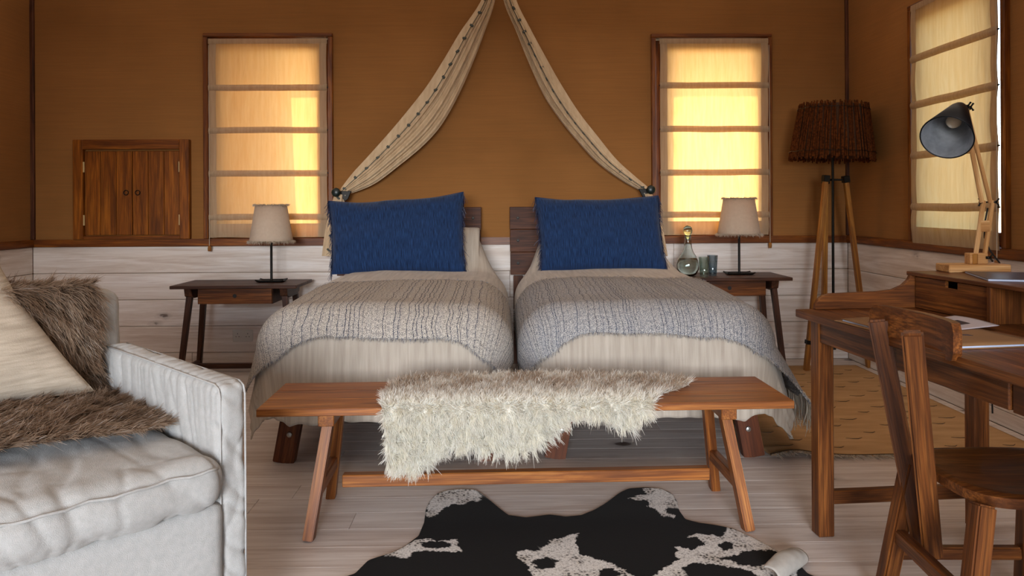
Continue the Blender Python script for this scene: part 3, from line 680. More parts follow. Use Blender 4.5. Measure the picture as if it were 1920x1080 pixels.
def throw(S, W, L, label, mat, e0, e1, ts, hem, seed, tass=None, flare=0):
    Wi, Li = W-R0, L-R0; s0, s1, t1 = -(Wi+e0), Wi+e1, Li+hem; nu, nv = 190, 80
    def st(u, v):
        s = s0+(s1-s0)*u; t = ts+(t1-ts)*v
        t += .010*nz(s*4, seed)+.004*nz(s*19, seed+2)+(v*.03*nz(s*2.3, seed+5)); t += v*.07*sm(Wi-.12, Wi+.12, abs(s)); s += .006*nz(t*17, seed); return s, t
    fn = lambda u, v: S(*st(u, v), .010, flare)
    root = thing('throw', fn(.5, .3), label, 'throw', 'slub weave throws at the foot of the beds')
    o = obj('weave', grid_mesh('weave', fn, nu, nv, lambda a, b: (s0+(s1-s0)*a, ts+(t1-ts)*b)), mat, root); solid(o, .006, 1)
    # frayed long edges
    for v, sg in ((0, 1), (1, -1)):
        N = 1500; us = rng.uniform(0, 1, N); base = np.array([fn(u, v) for u in us]); b2 = np.array([fn(u, abs(v-.03)) for u in us]); d = base-b2; d /= np.linalg.norm(d, axis=1, keepdims=True)+1e-9
        base[:, 2] += .004; d += rng.normal(0, .35, (N, 3)); d /= np.linalg.norm(d, axis=1, keepdims=True)
        c = np.where(rng.random((N, 1)) < .14, [[.12, .14, .22]], [[.50, .47, .44]])
        strands('frayed_edge', base, d, rng.uniform(.006, .018, N), .0022, c, root, segs=2, sag=.3)
    if tass:
        nt = 46; B = []; D = []; LN = []
        for k in range(nt):
            v = (k+.5)/nt; p = np.array(fn(1, v)); q = np.array(fn(.985, v)); d = p-q; d /= np.linalg.norm(d)+1e-9; m = 14
            Lk = random.uniform(.10, .15)
            for _ in range(m): B.append(p+rng.normal(0, .003, 3)); dd = d*.35+np.array([.1, -.05, -.95])+rng.normal(0, .07, 3); D.append(dd/np.linalg.norm(dd)); LN.append(Lk*random.uniform(.85, 1.05))
        B, D, LN = map(np.array, (B, D, LN)); c = np.tile([[.56, .50, .41]], (len(B), 1))*rng.uniform(.75, 1.1, (len(B), 1))
        strands('tassels', B, D, LN, .0042, c, root, segs=4, sag=.1, tipfac=.6)
    return root
throw(S1, .575, 2.15, 'cream and grey throw with thin navy stripes across the left bed', M_THROW1, .44, .40, 1.27, .255, 4, None, .12)
throw(S2, .585, 2.13, 'blue-grey slub throw with long cream tassels across the right bed', M_THROW2, .40, .56, 1.20, .245, 8, True, .25)

# ------------------------------------------------------------------ cushions
def cushion(name, cn, thick, mat, label, cat, group, fringe=None, ear=.03, n=46, sagtop=.02, seed=0, uvs=(1, 1)):
    """cn: corner points bottom-left, bottom-right, top-right, top-left (seen from the front)"""
    a, b_, c, d = [Vector(p) for p in cn]; nrm = (b_-a).cross(d-a).normalized(); cen = (a+b_+c+d)/4
    def mid(u, v):
        p = a*(1-u)*(1-v)+b_*u*(1-v)+c*u*v+d*(1-u)*v
        w = (p-cen); eu = 4*u*(1-u); ev = 4*v*(1-v)
        p = p - w*ear*((1-eu)*ev*1.2+(1-ev)*eu*.9)
        return p+(d-a).normalized()*(-sagtop*sm(.6, 1, v)*eu*(1+.6*nz(u*3, seed)))
    def side(sg):
        def fn(u, v):
            e = (max(0, 1-abs(2*u-1)**2.6)*max(0, 1-abs(2*v-1)**2.6))**.45
            wr = .010*nz(u*5+seed, v*4, sg)+.007*nz(u*13, v*3+seed)*(1-e)
            return mid(u, v)+nrm*sg*(thick/2*e+wr*min(1, e*2))
        return fn
    root = thing(name, a*.5+b_*.5, label, cat, group)
    f = grid_mesh('cover', side(1), n, n, lambda u, v: (u*uvs[0], v*uvs[1])); o1 = obj('front_panel', f, mat, root)
    bk = grid_mesh('cover', side(-1), n, n, lambda u, v: (u*uvs[0], v*uvs[1])); bk.flip_normals(); obj('back_panel', bk, mat, root)
    pts = [mid(k/20, 0) for k in range(20)]+[mid(1, k/20) for k in range(20)]+[mid(1-k/20, 1) for k in range(20)]+[mid(0, 1-k/20) for k in range(21)]
    obj('seam', tube(pts, .003, 6), mat, root)
    if fringe:
        B, D, LN = [], [], []
        for u0, sg in ((0, -1), (1, 1)):
            for k in range(420):
                v = random.random(); p = mid(u0, v)+nrm*random.uniform(-.004, .012)
                out = (b_-a).normalized()*sg; dn = Vector((0, -.25, -1)); w_ = random.uniform(.5, .95)
                dd = (out*(1-w_)*.7+dn*w_*1.3+Vector(rng.normal(0, .3, 3))).normalized(); B.append(p); D.append(dd); LN.append(random.uniform(.015, .048))
        B, D, LN = map(np.array, (B, D, LN)); c = np.tile([[.010, .020, .060]], (len(B), 1))*rng.uniform(.6, 2.4, (len(B), 1))
        strands('fringe', B, D, LN, .0026, c, root, segs=3, sag=.5, tipfac=.5)
    return root
cushion('cushion', [P(622, 514, 4.80), P(873, 511, 4.80), P(869, 360, 5.02), P(616, 377, 5.02)], .17, M_BLUE, 'indigo fringed cushion leaning on the left bed, its right corner raised', 'cushion', 'indigo cushions', True, ear=.03, seed=1, sagtop=.028)
cushion('cushion', [P(1015, 507, 4.80), P(1250, 506, 4.80), P(1234, 367, 5.02), P(1003, 370, 5.02)], .17, M_BLUE, 'indigo fringed cushion leaning on the right bed beside the glass carafe', 'cushion', 'indigo cushions', True, ear=.03, seed=5, sagtop=.022)

# ------------------------------------------------------------------ net drapes
def polyl(pts, t):
    d = [0]
    for a, b_ in zip(pts, pts[1:]): d.append(d[-1]+math.dist(a, b_))
    x = t*d[-1]; i = max(0, min(len(pts)-2, sum(1 for q in d[1:] if q < x)))
    f = (x-d[i])/(d[i+1]-d[i]); p0 = pts[max(i-1, 0)]; p1 = pts[i]; p2 = pts[i+1]; p3 = pts[min(i+2, len(pts)-1)]
    return tuple(.5*((2*p1[k])+(-p0[k]+p2[k])*f+(2*p0[k]-5*p1[k]+4*p2[k]-p3[k])*f*f+(-p0[k]+3*p1[k]-3*p2[k]+p3[k])*f**3) for k in range(2))
def drape(outer, inner, lo_o, lo_i, knob, brk, label, seed, line, nbut, lowbut):
    root = thing('net_drape', P(*knob, 5.4), label, 'drape', 'gathered bed canopy drapes')
    def sheet(oo, ii, y0, y1, nf, amp, nu=90, nv=80):
        def fn(u, v):
            a = polyl(oo, v); b_ = polyl(ii, v); wv = u+.018*math.sin(u*19+seed)
            px = a[0]*(1-wv)+b_[0]*wv; py = a[1]*(1-wv)+b_[1]*wv; yy = y0+(y1-y0)*v
            g = (.2+.8*math.sin(math.pi*min(1, max(0, v)))**.6)
            dep = amp*g*(sm(.22, .34, u))*(.5*math.sin(u*nf+1.2*nz(v*2, seed)*2)+.5*math.sin(u*nf*2.1+v*3+seed)) + .03*math.sin(math.pi*u)
            return P(px, py, yy-dep-.02)
        return fn
    f = sheet(outer, inner, 5.38, 5.44, 22, .020); obj('net_cloth', grid_mesh('net_cloth', f, 110, 90), M_DRAPE, root)
    f2 = sheet(lo_o, lo_i, 5.42, 5.40, 12, .012); obj('net_cloth', grid_mesh('net_cloth', f2, 60, 40), M_DRAPE, root)
    tap = bmesh.new(); tube([f(line, k/40)+Vector((0, -.003, 0)) for k in range(41)], .0022, 6, tap); obj('piping', tap, M_BUTTON, root)
    for k in range(nbut):
        p = f(line, (k+.55)/nbut)+Vector((random.uniform(-.004, .004), -.006, 0)); b = bmesh.new(); bmesh.ops.create_cube(b, size=1)
        bmesh.ops.transform(b, matrix=Matrix.Translation(p) @ Matrix.Rotation(random.uniform(-.7, 1), 4, 'Y') @ Matrix.Diagonal((.028, .010, .018, 1)), verts=b.verts[:]); bevel(b, .004); obj('button', b, M_BUTTON, root)
    for k in range(lowbut):
        p = f2(.45, (k+.4)/lowbut)+Vector((0, -.006, 0)); b = bmesh.new(); bmesh.ops.create_cube(b, size=1)
        bmesh.ops.transform(b, matrix=Matrix.Translation(p) @ Matrix.Rotation(random.uniform(.3, 1), 4, 'Y') @ Matrix.Diagonal((.026, .010, .014, 1)), verts=b.verts[:]); bevel(b, .003); obj('button', b, M_BUTTON, root)
    # hold-back
    kp = P(*knob, 5.40); h = thing('drape_holdback', kp, label.replace('cream net drape with small dark buttons', 'dark round knob hold-back').replace('gathered', 'holding the drape'), 'holdback', 'drape hold-backs')
    obj('knob', lathe([(.0, .0), (.022, .002), (.031, .010), (.033, .020), (.028, .032), (.012, .038), (.010, .11), (.014, .115)], 24, Matrix.Translation((kp.x, kp.y-.075, kp.z)) @ Matrix.Rotation(R_(-90), 4, 'X')), M_KNOB, h, smooth=True)
    b1 = P(*brk, 5.44); b = prism([(-.045, .03), (.045, .03), (.02, -.03), (-.005, -.045)], .012, .003); bmesh.ops.transform(b, matrix=Matrix.Translation(b1+Vector((0, -.05, 0))), verts=b.verts[:]); obj('bracket', b, M_IRON, h)
    obj('bolt', lathe([(0, 0), (.006, .001), (.006, .004), (0, .006)], 10, Matrix.Translation(b1+Vector((.0, -.056, -.004))) @ Matrix.Rotation(R_(90), 4, 'X')), M_STEEL, h)
drape([(925,-70),(902,0),(862,60),(832,110),(800,160),(765,205),(730,247),(690,292),(660,325),(636,357)], [(936,-70),(928,0),(908,60),(885,120),(858,180),(828,232),(795,270),(750,308),(700,345),(648,366)],
      [(628,362),(622,380),(614,410),(608,440),(603,480)], [(646,366),(645,385),(640,410),(636,440),(628,480)], (633, 361), (650, 366), 'cream net drape with small dark buttons gathered at the left of the beds', 1, .30, 19, 5)
drape([(950,-70),(968,0),(995,55),(1022,105),(1050,155),(1085,210),(1120,255),(1155,298),(1190,330),(1214,350)], [(938,-70),(944,0),(968,60),(992,120),(1020,180),(1050,225),(1085,268),(1120,305),(1165,338),(1208,362)],
      [(1222,362),(1232,385),(1240,415),(1246,445),(1252,480)], [(1206,364),(1212,385),(1218,415),(1226,445),(1232,480)], (1218, 356), (1206, 362), 'cream net drape with small dark buttons gathered at the right of the beds', 6, .46, 21, 1)

# ------------------------------------------------------------------ bench
FLc = PZ(480, 768, .45); FRc = PZ(1490, 752, .45); ang = math.atan2(FRc.y-FLc.y, FRc.x-FLc.x); BL = (FRc-FLc).length
BN = Matrix.Translation((FLc.x, FLc.y, 0)) @ Matrix.Rotation(ang, 4, 'Z')
bench = thing('bench', (BN @ Vector((BL/2, .19, 0))), 'long low teak bench with splayed legs at the foot of the beds', 'bench')
for a, b_ in ((0, .125), (.125, .262), (.262, .385)): bx('seat_plank', (0, a+.0004, .423), (BL, b_-.0004, .45), WOODS['teakX'], bench, BN, bv=.002)
for xe, sg in ((.232, -1), (BL-.225, 1)):
    bx('bearer', (xe-.028, .03, .378), (xe+.028, .355, .423), WOODS['teakY'], bench, BN, .003)
    beam('leg', (xe, .085, .385), (xe+sg*.052, -.012, 0), .048, .036, WOODS['teakZ'], bench, (1, 0, 0), base=BN)
    beam('leg', (xe, .300, .385), (xe+sg*.052, .372, 0), .048, .036, WOODS['teakZ'], bench, (1, 0, 0), base=BN)
    beam('cross_rail', (xe+sg*.032, .03, .155), (xe+sg*.032, .335, .155), .032, .045, WOODS['teakZ'], bench, base=BN, up=(0, 0, 1))
bx('stretcher', (.232+.03, .165, .113), (BL-.225-.03, .205, .158), WOODS['teakX'], bench, BN, .003)

# ------------------------------------------------------------------ white sheepskin over the bench
def bench_skin(s, q, lift=0.0):
    """s along the bench, q from the rear edge over the seat and down the front"""
    r = .014; q1 = .385
    if q < q1: y_, z, n = .385-q, .452, (0, 0, 1)
    elif q < q1+r*math.pi/2:
        a = (q-q1)/r; y_, z, n = -r*math.sin(a), .452-r*(1-math.cos(a)), (0, -math.sin(a), math.cos(a))
    else:
        e = q-q1-r*math.pi/2; w_ = .012*(nz(s*5, 1)+.6)*min(1, e*6); y_, z, n = -w_-r, .452-r-e, (0, -1, .1)
    return (s, y_, z), n
SK = [(.46, .02), (.62, -.02), (.80, -.01), (1.0, -.03), (1.15, -.02), (1.32, .01), (1.46, .05), (1.56, .10), (1.575, .14), (1.52, .20), (1.45, .26), (1.405, .33), (1.37, .41), (1.30, .475), (1.25, .465), (1.18, .435), (1.125, .42), (1.06, .45), (1.0, .515), (.92, .555), (.82, .555), (.74, .535), (.67, .535), (.62, .57), (.58, .605), (.50, .61), (.455, .585), (.445, .52), (.435, .40), (.42, .26), (.43, .12)]
skin = thing('sheepskin', BN @ Vector((.95, .1, .45)), 'white fluffy sheepskin with beige tips draped over the bench', 'sheepskin')
sx = np.array(SK); gN = 60
def skin_base():
    def fn(u, v):
        # pull the grid inside the outline along q
        s = .435+(1.55-.435)*u; qs = []
        for i in range(len(SK)):
            (s1, q1), (s2, q2) = SK[i], SK[(i+1) % len(SK)]
            if (s1 > s) != (s2 > s): qs.append(q1+(q2-q1)*(s-s1)/(s2-s1))
        q = (min(qs)+.012+(max(qs)-min(qs)-.035)*v) if len(qs) > 1 else (.12 if u < .5 else .14)
        p, n = bench_skin(s, q); return BN @ (Vector(p)+Vector(n)*.004)
    return grid_mesh('pelt', fn, 120, 50)
o = obj('pelt', skin_base(), M_PELT, skin); solid(o, .006, 1)
def fur_on(mapper, poly, N, T, ln, wd, root, colfn, lean, clump=.014, tipmix=.55, s_rng=None, nm='fur', nrmk=.8, segs=4, sag=.35):
    pl = np.array(poly); lo = pl.min(0); hi = pl.max(0)
    pts = rng.uniform(lo, hi, (int(N*1.9), 2)); pts = pts[pip(poly, pts)][:N]
    cid = np.floor(pts/clump+rng.uniform(-.3, .3, pts.shape)); cc = (cid+.5)*clump
    key = (cid[:, 0]*7919+cid[:, 1]*104729).astype(np.int64); rs = np.sin(key*12.9898)*43758.5453; h1 = rs-np.floor(rs); rs = np.sin(key*78.233)*12345.678; h2 = rs-np.floor(rs)
    B = np.zeros((len(pts), 3)); D = np.zeros((len(pts), 3)); 
    for i, (s, q) in enumerate(pts):
        p, n, tdir = mapper(s, q); B[i] = p
        cp, _, _ = mapper(cc[i, 0], cc[i, 1])
        ax, ay, wgt = lean(s, q, h1[i], h2[i])
        d = np.array(n)*nrmk + np.array(tdir[0])*ax + np.array(tdir[1])*ay
        tip = np.array(cp)-np.array(p)
        D[i] = d/np.linalg.norm(d)+tip/ln*tipmix
    D += rng.normal(0, .10, D.shape); LN = ln*rng.uniform(.7, 1.15, len(pts))*(.85+.3*h1)*np.clip(np.linalg.norm(D, axis=1), .6, 1.3)**0; D /= np.linalg.norm(D, axis=1, keepdims=True)
    ct, cb = colfn(pts, h1, h2)
    return strands(nm, B, D, LN, wd, ct, root, segs=segs, sag=sag, colbase=cb, tipfac=.25)
bx3 = np.array(BN.to_3x3())
def map_bench(s, q):
    (p), n = bench_skin(s, q); w_ = BN @ Vector(p); nn = bx3 @ np.array(n); tq = bx3 @ np.array((0, -n[2], n[1]))
    return np.array(w_), nn, (bx3 @ np.array((1, 0, 0)), tq)
def col_white(pts, h1, h2):
    N = len(pts); q = pts[:, 1]; b = np.clip((.33-q)/.12, 0, 1)*(.35+.65*(np.array([noise.noise(Vector((x*9, y*12, 2))) for x, y in pts]) > -.05)) * np.where(rng.random(N) < .78, 1, .2)
    white = np.array([[.97, .95, .88]])*rng.uniform(.88, 1.05, (N, 1)); yel = np.array([[.93, .84, .62]])
    white = white*(1-.22*(h2[:, None] > .7))+yel*(.22*(h2[:, None] > .7)); beige = np.array([[.50, .37, .26]])*rng.uniform(.7, 1.25, (N, 1))
    ct = white*(1-b[:, None])+beige*b[:, None]; cb = white*.95*(1-.4*b[:, None])+np.array([[.36, .26, .18]])*.4*b[:, None]
    return ct, cb
fur_on(map_bench, [(a, b_-.012 if b_ > .4 else b_) for a, b_ in SK], 30000, 0, .026, .0034, skin, col_white, lambda s, q, a, b_: ((a-.5)*1.6, (b_-.3)*1.6, 1), .012, .2, nm='underfur', segs=2)
fur_on(map_bench, SK, 80000, 0, .044, .0024, skin, col_white, lambda s, q, a, b_: ((a-.5)*1.3, .15+(b_-.5)*1.3+(.15 if q > .36 else 0), 1), .015, .42, sag=.22)
# ------------------------------------------------------------------ bedside tables
def bedside(x0, x1, zt, label, zb=0):
    y0, y1 = 4.99, 5.41; cx = (x0+x1)/2; r = thing('bedside_table', (cx, 5.2, 0), label, 'bedside table', 'bedside tables')
    for a, b_ in ((y0, 5.13), (5.13, 5.28), (5.28, y1)): bx('top_board', (x0, a+.0004, zt-.022), (x1, b_-.0004, zt), WOODS['darkwoodX'], r, bv=.003)
    bx('apron_box', (cx-.25, y0+.05, zt-.128), (cx+.25, y1-.05, zt-.022), WOODS['darkwoodX'], r, bv=.002)
    d = bx('drawer', (cx-.247, y0+.035, zt-.126), (cx+.247, y0+.05, zt-.025), WOODS['tripodX'] if False else WOODS['walnutX'], r, bv=.002)
    obj('finger_hole', lathe([(0, 0), (.013, 0), (.013, .003), (0, .003)], 20, Matrix.Translation((cx, y0+.0355, zt-.072)) @ Matrix.Rotation(R_(90), 4, 'X')), M_BLACK, d)
    for sg, xe in ((-1, x0+.10), (1, x1-.10)):
        b = prism([(-.165, 0), (.165, 0), (.150, -.055), (.10, -.072), (-.10, -.072), (-.150, -.055)], .05, .004)
        obj('bearer', b, WOODS['darkwoodX'], r, Matrix.Translation((xe, 5.2, zt-.022)) @ Matrix.Rotation(R_(90), 4, 'Z'))
        beam('leg', (xe, y0+.09, zt-.07), (xe+sg*.055, y0+.05, zb), .038, .038, WOODS['darkwoodZ'], r, (1, 0, 0), .85)
        beam('leg', (xe, y1-.09, zt-.07), (xe+sg*.055, y1-.05, zb), .038, .038, WOODS['darkwoodZ'], r, (1, 0, 0), .85)
        beam('foot_rail', (xe+sg*.045, y0+.08, .045), (xe+sg*.045, y1-.08, .045), .03, .04, WOODS['darkwoodZ'], r, (0, 0, 1))
    bx('stretcher', (x0+.07, 5.19, .03), (x1-.07, 5.225, .065), WOODS['darkwoodX'], r)
    return r
bedside(-2.21, -1.37, .625, 'dark wooden bedside table with one drawer, left of the left bed')
bedside(1.12, 1.955, .655, 'dark wooden bedside table right of the beds, under the carafe', .021)

def table_lamp(x, y_, z, label, seed):
    r = thing('table_lamp', (x, y_, z), label, 'lamp', 'bedside lamps'); T = Matrix.Translation((x, y_, z))
    def basefn(u, v):
        a, b_ = (u-.5)*.19, (v-.5)*.11; e = max(abs(2*u-1), abs(2*v-1)); cr = max(0, abs(2*u-1)-.8)*max(0, abs(2*v-1)-.6)*6
        return (x+a*(1-.06*(1-abs(2*v-1))), y_+b_, z+.008+.012*max(0, e-.85)/.15*.6+.012*cr)
    o = obj('base_plate', grid_mesh('base_plate', basefn, 16, 12), M_IRON, r); solid(o, .008, -1)
    obj('stem', lathe([(.010, .008), (.0085, .015), (.0085, .40), (.012, .405), (.012, .43), (0, .43)], 14, T), M_IRON, r, smooth=True)
    bulb = [(0, .43), (.014, .432), (.014, .455), (.028, .475), (.030, .495), (.02, .517), (0, .525)]
    obj('bulb', lathe(bulb, 16, T), M_BULB, r, smooth=True)
    sh = obj('lamp_shade', lathe([(.148, .285), (.143, .305), (.106, .535)], 48, T, cap=False), M_SHADE, r, smooth=True); solid(sh, .002, 0)
    rg_ = bmesh.new(); 
    for rad_, zz in ((.147, .287), (.106, .534)): tube([(x+rad_*math.cos(k*math.pi/18), y_+rad_*math.sin(k*math.pi/18), z+zz) for k in range(37)], .0022, 5, rg_)
    for k in range(3): tube([(x, y_, z+.524), (x+.105*math.cos(k*2.094), y_+.105*math.sin(k*2.094), z+.530)], .0015, 5, rg_)
    obj('wire_ring', rg_, M_FRINGE, r)
    for rad_, zz, sg, nm in ((.148, .288, -1, 'fringe'), (.107, .533, 1, 'fringe')):
        N = 900; th_ = rng.uniform(0, 2*math.pi, N); B = np.stack([x+rad_*np.cos(th_), y_+rad_*np.sin(th_), np.full(N, z+zz)], 1)
        D = np.stack([np.cos(th_)*.8, np.sin(th_)*.8, np.full(N, sg*.7)], 1)+rng.normal(0, .45, (N, 3)); D /= np.linalg.norm(D, axis=1, keepdims=True)
        strands(nm, B, D, rng.uniform(.010, .024, N), .0034, np.tile([[.50, .42, .33]], (N, 1)), r, segs=2, sag=.3)
    return r
pL = P(509, 520, 5.24); pR = P(1386, 512, 5.24)
table_lamp(pL.x, 5.24, .625, 'black stemmed table lamp with frayed linen shade on the left bedside table', 1)
table_lamp(pR.x, 5.24, .655, 'black stemmed table lamp with frayed linen shade beside the carafe', 2)

# ------------------------------------------------------------------ carafe and tumblers
cp = P(1290, 500, 5.16); cf = thing('carafe', (cp.x, 5.16, .655), 'round-bellied glass carafe of water with green ball stopper', 'carafe'); T = Matrix.Translation((cp.x, 5.16, .655))
outp = [(.0, .0), (.040, .0), (.058, .012), (.074, .045), (.078, .075), (.072, .108), (.056, .138), (.038, .165), (.028, .195), (.023, .24), (.021, .275), (.026, .282)]
inp = [(r_-.0035 if r_ > 0 else 0, z_+(.008 if i < 3 else 0)) for i, (r_, z_) in enumerate(outp)][::-1]
obj('bottle', lathe(outp+inp, 40, T, cap=False), M_GLASSC, cf, smooth=True)
wp = [(0, .0085), (.036, .0085), (.054, .0215), (.0698, .045), (.0738, .075), (.0678, .108), (.0590, .124), (.0, .124)]
obj('water', lathe(wp, 40, T), M_WATER, cf, smooth=True)
obj('stopper', lathe([(0, .25), (.014, .25), (.0165, .278), (.020, .284), (.029, .298), (.032, .315), (.028, .334), (.015, .347), (0, .350)], 28, T), M_GLASSG, cf, smooth=True)
def tumbler(px_, yy, label, mat, h):
    p = P(px_, 500, yy); t = Matrix.Translation((p.x, yy, .6555)); prof = [(0, 0), (.026, 0), (.028, .006), (.036, h), (.0335, h), (.0255, .014), (0, .012)]
    o = obj('tumbler', lathe(prof, 32, t, cap=False), mat, None, smooth=True); tag(o, label, 'glass', 'tumblers on the bedside table')
tumbler(1320, 5.07, 'clear greenish glass tumbler between the carafe and a darker tumbler', M_THINC, .135)
tumbler(1336, 5.15, 'smoky blue glass tumbler standing nearest the lamp base', M_THINB, .142)

# ------------------------------------------------------------------ tripod floor lamp
fx, fy = P(1561, 300, 5.12).x, 5.12
fl_ = thing('floor_lamp', (fx, fy, 0), 'tripod floor lamp with a drum shade of dark bark sticks', 'floor lamp')
obj('pole', tube([(fx, fy, .17), (fx, fy, 1.60)], .009, 12), M_IRON, fl_)
tops = [Vector((fx-.055, fy-.02, 1.33)), Vector((fx+.085, fy-.01, 1.325)), Vector((fx-.025, fy+.055, 1.32))]
feet = [Vector((P(1511, 600, 5.10).x, 5.10, 0)), Vector((P(1637, 600, 5.18).x-.02, 5.20, 0)), Vector((P(1546, 600, 5.36).x, 5.38, 0))]
for a, b_ in zip(tops, feet):
    lg = beam('leg', b_, a, .040, .032, WOODS['tripodZ'], fl_, (1, 0, 0), .9)
    d = (a-b_).normalized()
    m = frame_to(a-d*.03, a+d*.012, (1, 0, 0)); bb = box((-.024, -.021, 0), (.024, .021, .045), .003); obj('clamp', bb, M_IRON, fl_, m)
    q = b_+(a-b_)*.15; m = frame_to(q-d*.014, q+d*.014, (1, 0, 0)); bb = box((-.025, -.022, 0), (.025, .022, .028), .002); obj('collar', bb, M_IRON, fl_, m)
    obj('rod', tube([q, (fx, fy, .195)], .005, 8), M_IRON, fl_)
    obj('rod', tube([a-d*.012, (fx, fy, 1.315)], .007, 8), M_IRON, fl_)
obj('pole_foot', tube([(fx, fy, .145), (fx, fy, .225)], .017, 14), M_BLACK, fl_)
tl = Matrix.Translation((fx, fy, 1.64)) @ Matrix.Rotation(R_(2.2), 4, 'Y') @ Matrix.Translation((0, 0, -1.64))
o = obj('shade_lining', lathe([(.258, 1.475), (.206, 1.82)], 40, tl, cap=False), M_DARKCANVAS, fl_, smooth=True); solid(o, .003, 0)
stb = bmesh.new()
for k in range(150):
    t_ = k*2*math.pi/150+random.uniform(-.02, .02); t2 = t_+random.uniform(-.07, .07); j = random.uniform(0, .009)
    p0 = tl @ Vector(((.268+j)*math.cos(t_), (.268+j)*math.sin(t_), 1.452+random.uniform(-.012, .012))); p1 = tl @ Vector(((.213+j)*math.cos(t2), (.213+j)*math.sin(t2), 1.832+random.uniform(-.006, .008)))
    pm = p0.lerp(p1, .5)+Vector((random.uniform(-.004, .004), random.uniform(-.004, .004), 0)); rr_ = random.uniform(.004, .0075)
    tube([p0, pm, p1], [rr_, rr_*.9, rr_*.8], 5, stb)
obj('bark_sticks', stb, M_STICK, fl_, kind='stuff')
wr_ = bmesh.new()
for zz in (1.50, 1.795):
    rd = .285+(.228-.285)*(zz-1.46)/.37
    tube([tl @ Vector((rd*math.cos(k*math.pi/20), rd*math.sin(k*math.pi/20), zz+.003*math.sin(k*2))) for k in range(41)], .002, 5, wr_)
obj('binding_wire', wr_, M_IRON, fl_)

# ------------------------------------------------------------------ desk
DB = Matrix.Translation((1.03, 2.61, 0)) @ Matrix.Rotation(R_(4.5), 4, 'Z'); ZT = .78; DL = 1.35; DW = .69; HT = .908
desk = thing('writing_desk', DB @ Vector((DW/2, -DL/2, 0)), 'walnut writing desk with curved gallery end and raised drawer hutch', 'desk')
for a, b_ in ((0, .17), (.17, .35), (.35, .52), (.52, DW)): bx('top_board', (a+.0003, -DL, ZT-.026), (b_-.0003, 0, ZT), WOODS['walnutY'], desk, DB, .002)
for x_, y_ in ((.052, -.06), (.625, -.06), (.052, -DL+.005), (.625, -DL+.005)):
    bx('leg', (x_, y_, 0), (x_+.057, y_+.055, ZT-.026), WOODS['walnutZ'], desk, DB, .004)
bx('apron', (.058, -.50, .672), (.078, -.06, ZT-.026), WOODS['walnutY'], desk, DB, .002)
dr = bx('drawer', (.052, -.93, .676), (.078, -.503, ZT-.028), WOODS['walnutY'], desk, DB, .003)
bx('apron', (.058, -DL+.06, .672), (.078, -.933, ZT-.026), WOODS['walnutY'], desk, DB, .002)
bx('apron', (.66, -DL+.06, .672), (.678, -.06, ZT-.026), WOODS['walnutY'], desk, DB, .002)
bx('apron', (.109, -.035, .672), (.625, -.015, ZT-.026), WOODS['walnutX'], desk, DB, .002)
bx('stretcher', (.109, -.05, .108), (.625, -.02, .154), WOODS['walnutX'], desk, DB, .003)
bx('stretcher', (.109, -DL+.02, .108), (.625, -DL+.05, .154), WOODS['walnutX'], desk, DB, .003)
gl = [(.062, ZT), (.064, ZT+.018), (.074, ZT+.036), (.092, ZT+.049), (.120, ZT+.055), (.20, ZT+.057), (.30, ZT+.060), (.35, ZT+.066), (.385, ZT+.080), (.408, ZT+.100), (.420, HT-.004), (.69, HT-.016), (.69, ZT)]
obj('gallery_end', prism(gl, .020, .002), WOODS['walnutX'], desk, DB @ Matrix.Translation((0, -.014, 0)))
gl2 = gl; obj('gallery_end', prism(gl2, .020, .002), WOODS['walnutX'], desk, DB @ Matrix.Translation((0, -DL+.014, 0)))
bx('back_board', (DW-.018, -DL+.02, ZT), (DW, -.02, HT-.015), WOODS['walnutY'], desk, DB)
bx('hutch_top', (.415, -DL, HT-.014), (DW+.01, .004, HT), WOODS['walnutY'], desk, DB, .002)
b = bmesh.new(); x0_, x1_ = .428, .440; za, zb = ZT+.003, HT-.017
for lo, hi in (((x0_, -.385, za), (x1_, -.028, zb-.022)), ((x0_, -.385, zb-.022), (x1_, -.245, zb)), ((x0_, -.185, zb-.022), (x1_, -.028, zb))): box(lo, hi, .0005, bm=b)
bmesh.ops.transform(b, matrix=Matrix.Translation((-.434, .2, -.83)), verts=b.verts[:])
hd = obj('hutch_drawer', b, WOODS['walnutY'], desk, DB @ Matrix.Translation((.434, -.2, .83)))
bx('drawer_box', (.440, -.383, ZT+.003), (.66, -.030, HT-.05), WOODS['walnutY'], hd, DB, 0)
for yy in (-.40, -.95): bx('divider', (.420, yy, ZT), (DW-.018, yy+.014, HT-.014), WOODS['walnutZ'], desk, DB, .001)
bx('hutch_drawer', (.428, -DL+.03, ZT+.003), (.440, -.955, HT-.017), WOODS['walnutY'], desk, DB, .001)

# papers
fo = Matrix.Translation(PZ(1597, 601, ZT+.004).lerp(PZ(1960, 650, ZT+.004), .5)); c1 = PZ(1597, 601, ZT); c2 = PZ(1770, 657, ZT); c3 = PZ(1962, 650, ZT)
ex = (c3-c2).normalized(); ey = Vector((-ex.y, ex.x, 0)); FW = (c3-c2).length; FH = (c1-c2).dot(ey)
FM = Matrix((ex, ey, Vector((0, 0, 1)))).transposed().to_4x4(); FM.translation = c2
fold = thing('card_folder', FM @ Vector((FW/2, FH/2, 0)), 'open kraft card folder with white pages lying on the desk', 'folder')
bx('cover', (0, 0, .0005), (FW, FH, .003), M_KRAFT, fold, FM, .0005)
bx('pages', (.015, .003, .003), (FW-.004, FH-.02, .0075), M_PAGES, fold, FM, .0005)
cv = obj('cover', grid_mesh('cover', lambda u, v: FM @ Vector((.012+(FW-.012)*u, .0+(FH-.015)*v, .0085+.003*math.sin(u*3)*v)), 10, 10), M_KRAFT, fold); solid(cv, .0012, 1)
